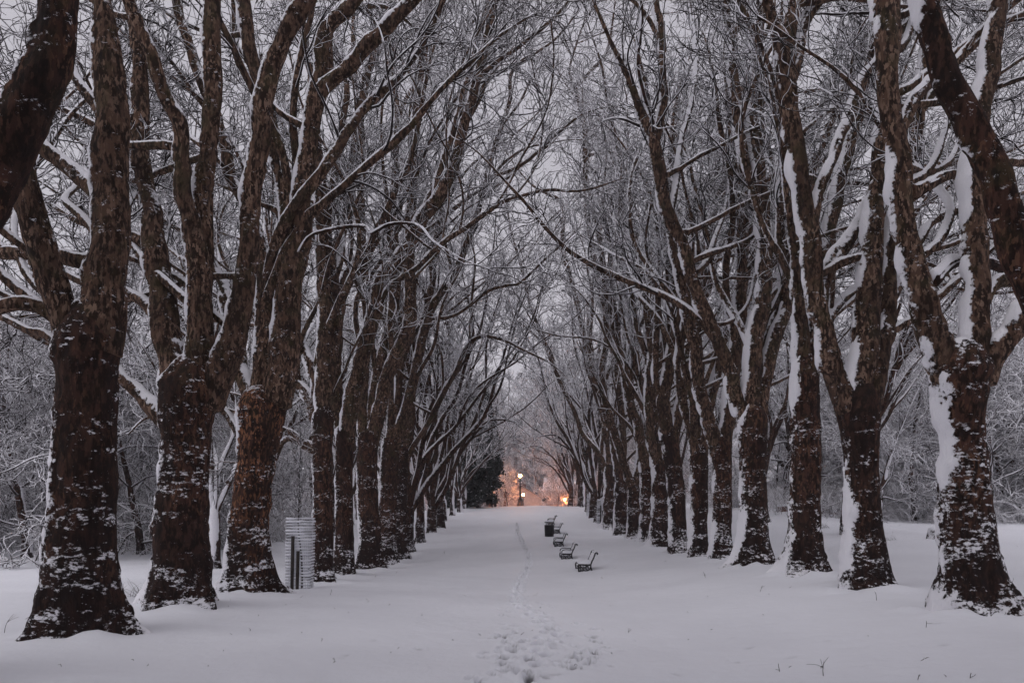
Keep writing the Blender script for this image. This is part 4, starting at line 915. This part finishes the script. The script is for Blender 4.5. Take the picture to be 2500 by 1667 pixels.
# ------------------------------------------------------------------ wire sapling guards
M_WIRE = plain('galvanised_wire', (.20, .20, .21), .5, .4, snowtop=.1)
M_STAKE = plain('dark_stake', (.035, .028, .024), .9, snowtop=.7)
def guard(px, py, H, W, label, sap, seed):
    f = depthL if px < VX else depthR; Y = f(px); X = (px-VX)/F*Y; z0 = gz(X, Y); rng = np.random.RandomState(seed)
    r = empty('sapling_guard', (X, Y, z0)); tag(r, label, 'tree guard')
    k = 26; n = 24; a = np.arange(k)/k*2*math.pi; ca, sa = np.cos(a), np.sin(a); rad = W/2
    pw = 9.0; sq = (np.abs(ca)**pw+np.abs(sa)**pw)**(-1/pw); px_, py_ = rad*ca*sq, rad*sa*sq
    m = MB()
    for j in range(n):
        z_ = .05+j*(H-.05)/(n-1); ln = .045*(z_/H)*0+.05*(H-z_)/H*-1
        P = [(px_[q % k]*(1+.01*math.sin(j*2.1))+.05*z_/H, py_[q % k], z_+.006*math.sin(q*1.3+j)) for q in range(k+1)]; m.tube(P, .0042, 4)
    for q in range(k*2):
        t = q/(k*2)*k; i0 = int(t) % k; i1 = (i0+1) % k; fr = t-int(t); x_ = px_[i0]*(1-fr)+px_[i1]*fr; y_ = py_[i0]*(1-fr)+py_[i1]*fr
        m.tube([(x_, y_, .02), (x_+.05, y_, H)], .003, 4)
    m.build('mesh_panel', M_WIRE, r)
    s_ = MB()   # snow caught along every hoop
    for j in range(n):
        z_ = .05+j*(H-.05)/(n-1)+.012; a0 = rng.uniform(0, 6); 
        lo = 0 if j > 3 else 6
        P = [(px_[q % k]*1.005+.05*z_/H, py_[q % k]*1.005, z_+.004*rng.normal()) for q in range(k+1)]
        rr = np.clip(.019+.019*vnoise(np.array([[q*.35, j*1.7, seed] for q in range(k+1)])), .003, .03)*(1.15 if j > 3 else .7); rr[-1] = rr[0]
        V, Q, Tt = tube_np(np.array(P), rr, 6); s_.add(V, Q, Tt)
    s_.build('snow_cap', M_SNOW, r, True)
    for sx, sy in ((-.09, -rad-.07), (.06, -rad-.07)):
        m = MB(); m.tube([(sx, sy, -.1), (sx+.03, sy, H*.76 if sx < 0 else H*.55)], .05, 8); m.build('stake', M_STAKE, r, True)
    if sap:
        sr = empty('sapling', (X+.05, Y+.05, z0)); tag(sr, 'thin bare sapling growing up out of the wire guard' if sap == 1 else 'thin bare sapling inside a far wire guard, number %d from the bench' % sap, 'sapling')
        P, R = walk((0, 0, -.1), (.02, 0, 1), 5.2 if sap == 1 else 4, .032, .008, rng, .2, .04, .06); V, Q, Tt = tube_np(P, R, 8); link('trunk', mesh_np('trunk', V, Q, M_TWIG, True, Tt), sr)
        V, Q = crown_from([(P, R*2)], rng, (0, 0, 0), cull=False, lv=(4.5, 4, 3), maxl=1.1, lsc=.55, start=.42, up=.05, ang=.8); link('crown', mesh_np('crown', V, Q, M_TWIG), sr)
guard(731, 1441, 2.08, .68, 'tall snow crusted wire guard with dark stakes in the gap of the tree row', 1, 1)
guard(1467, 1270, 2.1, .7, 'nearer of the two wire guards among the far bench row trunks', 0, 2)
guard(1441, 1250, 2.1, .7, 'farther of the two wire guards among the far bench row trunks', 0, 3)

# ------------------------------------------------------------------ fences, stump
def rail_fence(P0, P1, n, h, label):
    (xa, ya), (xb, yb) = P0, P1; cx, cy_ = (xa+xb)/2, (ya+yb)/2; zc = gz(cx, cy_); r = empty('rail_fence', (cx, cy_, zc)); tag(r, label, 'fence')
    X = np.linspace(xa, xb, n); Y = np.linspace(ya, yb, n); Z = ground_z(X, Y)
    for k in range(n):
        m = MB(); m.box((X[k]-cx, Y[k]-cy_, Z[k]-zc+h/2-.1), (.12, .12, h+.25)); m.build('post', M_STAKE, r)
    for hh in (h*.55, h*.95):
        m = MB(); m.tube([(X[k]-cx, Y[k]-.09-cy_, Z[k]-zc+hh) for k in range(n)], .045, 6); m.build('rail', M_STAKE, r)
        m = MB(); m.tube([(X[k]-cx, Y[k]-.09-cy_, Z[k]-zc+hh+.05) for k in range(n)], .032, 6); m.build('snow_ridge', M_SNOW, r)
rail_fence((-21.5, 56), (-15, 60), 6, .9, 'dark post and rail fence on the slope behind the orange flecked tree')
X, Y = on_ground(2282, 1313); P = np.array([(0, 0, -.15), (0, 0, 0.), (.01, 0, .2), (.02, 0, .28), (.02, .0, .33)]); V, Q, Tt = woody(P, np.array([.34, .30, .25, .24, .2]), 20, (0, 0, 0), 7, base=False)
r = empty('tree_stump', (X, Y, gz(X, Y))); tag(r, 'short cut stump capped with snow in the field beside the biggest bench row tree', 'stump')
link('trunk', mesh_np('trunk', V, Q, M_BARK, True, Tt), r); m = MB(); m.lathe([(.25, .32), (.23, .40), (.12, .45), (0, .46)], 14); m.build('snow_cap', M_SNOW, r, True)

# ------------------------------------------------------------------ fallen twigs and tufts in the snow
M_DRY = twig_mat('dry_twig', top=.75, wind=.95, col=(.028, .020, .017))
rng = np.random.RandomState(21)
TW = [(1275, 1455, 1.0, 'forked fallen branch lying across the footprint trail'), (1085, 1354, .6, 'scraggly twig clump on the snow before the guard row trunks'), (1118, 1362, .3, 'little dark twig just past the scraggly clump'),
 (808, 1452, .35, 'curled dark twig in the snow by the wire guard'), (850, 1455, .25, 'small flat twig beside the curled one near the wire guard'), (965, 1400, .3, 'upright twig below the fifth guard row trunk'), (915, 1408, .25, 'short upright twig between the trunks beyond the wire guard'),
 (1722, 1410, .55, 'forked upright twig in the snow before the bench row'), (1625, 1372, .3, 'low twig by the sixth bench row trunk'), (1520, 1360, .5, 'thin fallen twig between the benches and the bench row'), (1472, 1412, .35, 'thin upright twig just past the nearest bench'),
 (1535, 1545, .3, 'stubby twig in the snow beyond the footprints'), (1660, 1455, .25, 'flat twig on open snow before the bench row'), (1855, 1443, .4, 'thin leaning twig before the third and fourth bench row trunks'), (2010, 1650, .6, 'tall curved twig sticking up at the bottom edge'),
 (1903, 1640, .3, 'short twig near the tall curved one at the bottom edge'), (2260, 1532, .3, 'dark stubby twig before the biggest bench row tree'), (2140, 1465, .4, 'slanting twig before the second bench row tree'), (2475, 1440, .8, 'bent bramble stem beside the root of the biggest bench row tree'),
 (10, 1545, .6, 'bent twig sticking up beside the roots of the first guard row tree'), (45, 1512, .4, 'arched twig lying near the first guard row tree'), (300, 1440, .6, 'arched bramble stem between the first two guard row trees'), (560, 1482, .15, 'dark speck of twig before the second guard row tree'),
 (2368, 1655, .25, 'small pale twig at the bottom corner'), (2240, 1660, .2, 'tiny twig at the bottom edge on the bench side'), (1175, 1300, .25, 'twig far up the avenue'), (820, 1610, .15, 'tiny twig alone on the smooth snow at the guard side')]
for px, py, s_, lb in TW:
    X, Y = on_ground(px, py); s_ *= .7; r0 = .003+.004*s_
    m = MB(); flat = ('flat' in lb) or ('lying' in lb) or ('fallen' in lb); d0 = (rng.choice([-1, 1]), rng.normal()*.3, .14) if flat else (rng.normal()*.45, rng.normal()*.3, 1)
    P, R = walk((0, 0, -.02), d0, s_*(1.0 if flat else .55), r0, .003, rng, .04, .22, -.02 if flat else -.015)
    V, Q, Tt = tube_np(P, R, 6); m.add(V, Q, Tt)
    for q in range(3 if s_ > .3 else 1):
        k = rng.randint(len(P)//3, len(P)-1); P2, R2 = walk(P[k], unit(P[k]-P[k-1])+rng.normal(size=3)*np.array([.7, .4, .5]), s_*rng.uniform(.2, .45), R[k]*.8, .002, rng, .04, .2, 0); V, Q, Tt = tube_np(P2, R2, 5); m.add(V, Q, Tt)
    o = m.build('fallen_twig' if flat else 'upright_twig', M_DRY, None, True, (X, Y, gz(X, Y))); tag(o, lb, 'twig', 'twigs sticking out of the snow')
for px, py, lb in ((762, 1410, 'snowy dead grass tuft at the foot of the trunk behind the wire guard'), (812, 1400, 'snowy dead grass tuft between the trunks beyond the wire guard'), (350, 1455, 'sparse snowy tuft at the root of the second guard row tree'), (2010, 1290, 'snowy bramble clump in the field behind the third bench row tree'), (2160, 1320, 'snowy bramble clump in the field behind the second bench row tree')):
    X, Y = on_ground(px, py); n = 46; S0 = rng.normal(size=(n, 3))*np.array([.25, .12, 0]); P, R = grow(S0, np.stack([rng.normal(size=n)*.5, rng.normal(size=n)*.4, np.ones(n)], 1), rng.uniform(.15, .55, n), np.full(n, .006), 6, .16, -.10, rng); V, Q = tubes(P, R, 4)
    o = link('grass_tuft', mesh_np('grass_tuft', V, Q, M_TWIG), None, (X, Y, gz(X, Y))); tag(o, lb, 'grass tuft')

m = MB(); rng = np.random.RandomState(90)
for k in range(130):
    py = 1262+rng.uniform(0, 1)**1.4*400; px = rng.uniform(-60, 2560); X, Y = on_ground(px, py)
    if Y > 60: continue
    z_ = gz(X, Y); a = rng.uniform(0, 6.28); L = rng.uniform(.02, .06); P = np.array([(0, 0, 0), (math.cos(a)*L*.5, math.sin(a)*L*.5, L*rng.uniform(.1, .6)), (math.cos(a+.6)*L, math.sin(a+.6)*L, L*rng.uniform(0, .9))])+np.array([X, Y, z_+.005])
    V, Q, Tt = tube_np(P, np.array([.004, .0035, .002]), 4); m.add(V, Q, Tt)
o = m.build('twig_litter', M_DRY); tag(o, 'scattered specks of bark and broken twig on the snow', 'litter', kind='stuff')
# ------------------------------------------------------------------ haze
m = bpy.data.materials.new('haze'); m.use_nodes = True; nt = m.node_tree; nt.nodes.clear()
o_ = nt.nodes.new('ShaderNodeOutputMaterial'); v = nt.nodes.new('ShaderNodeVolumePrincipled'); v.inputs['Density'].default_value = .0006; v.inputs['Color'].default_value = (.92, .90, .95, 1); v.inputs['Anisotropy'].default_value = .3
nt.links.new(v.outputs[0], o_.inputs['Volume'])
hz = MB(); hz.box((0, 203, 14), (700, 560, 38)); o = hz.build('haze', m); tag(o, kind='stuff')
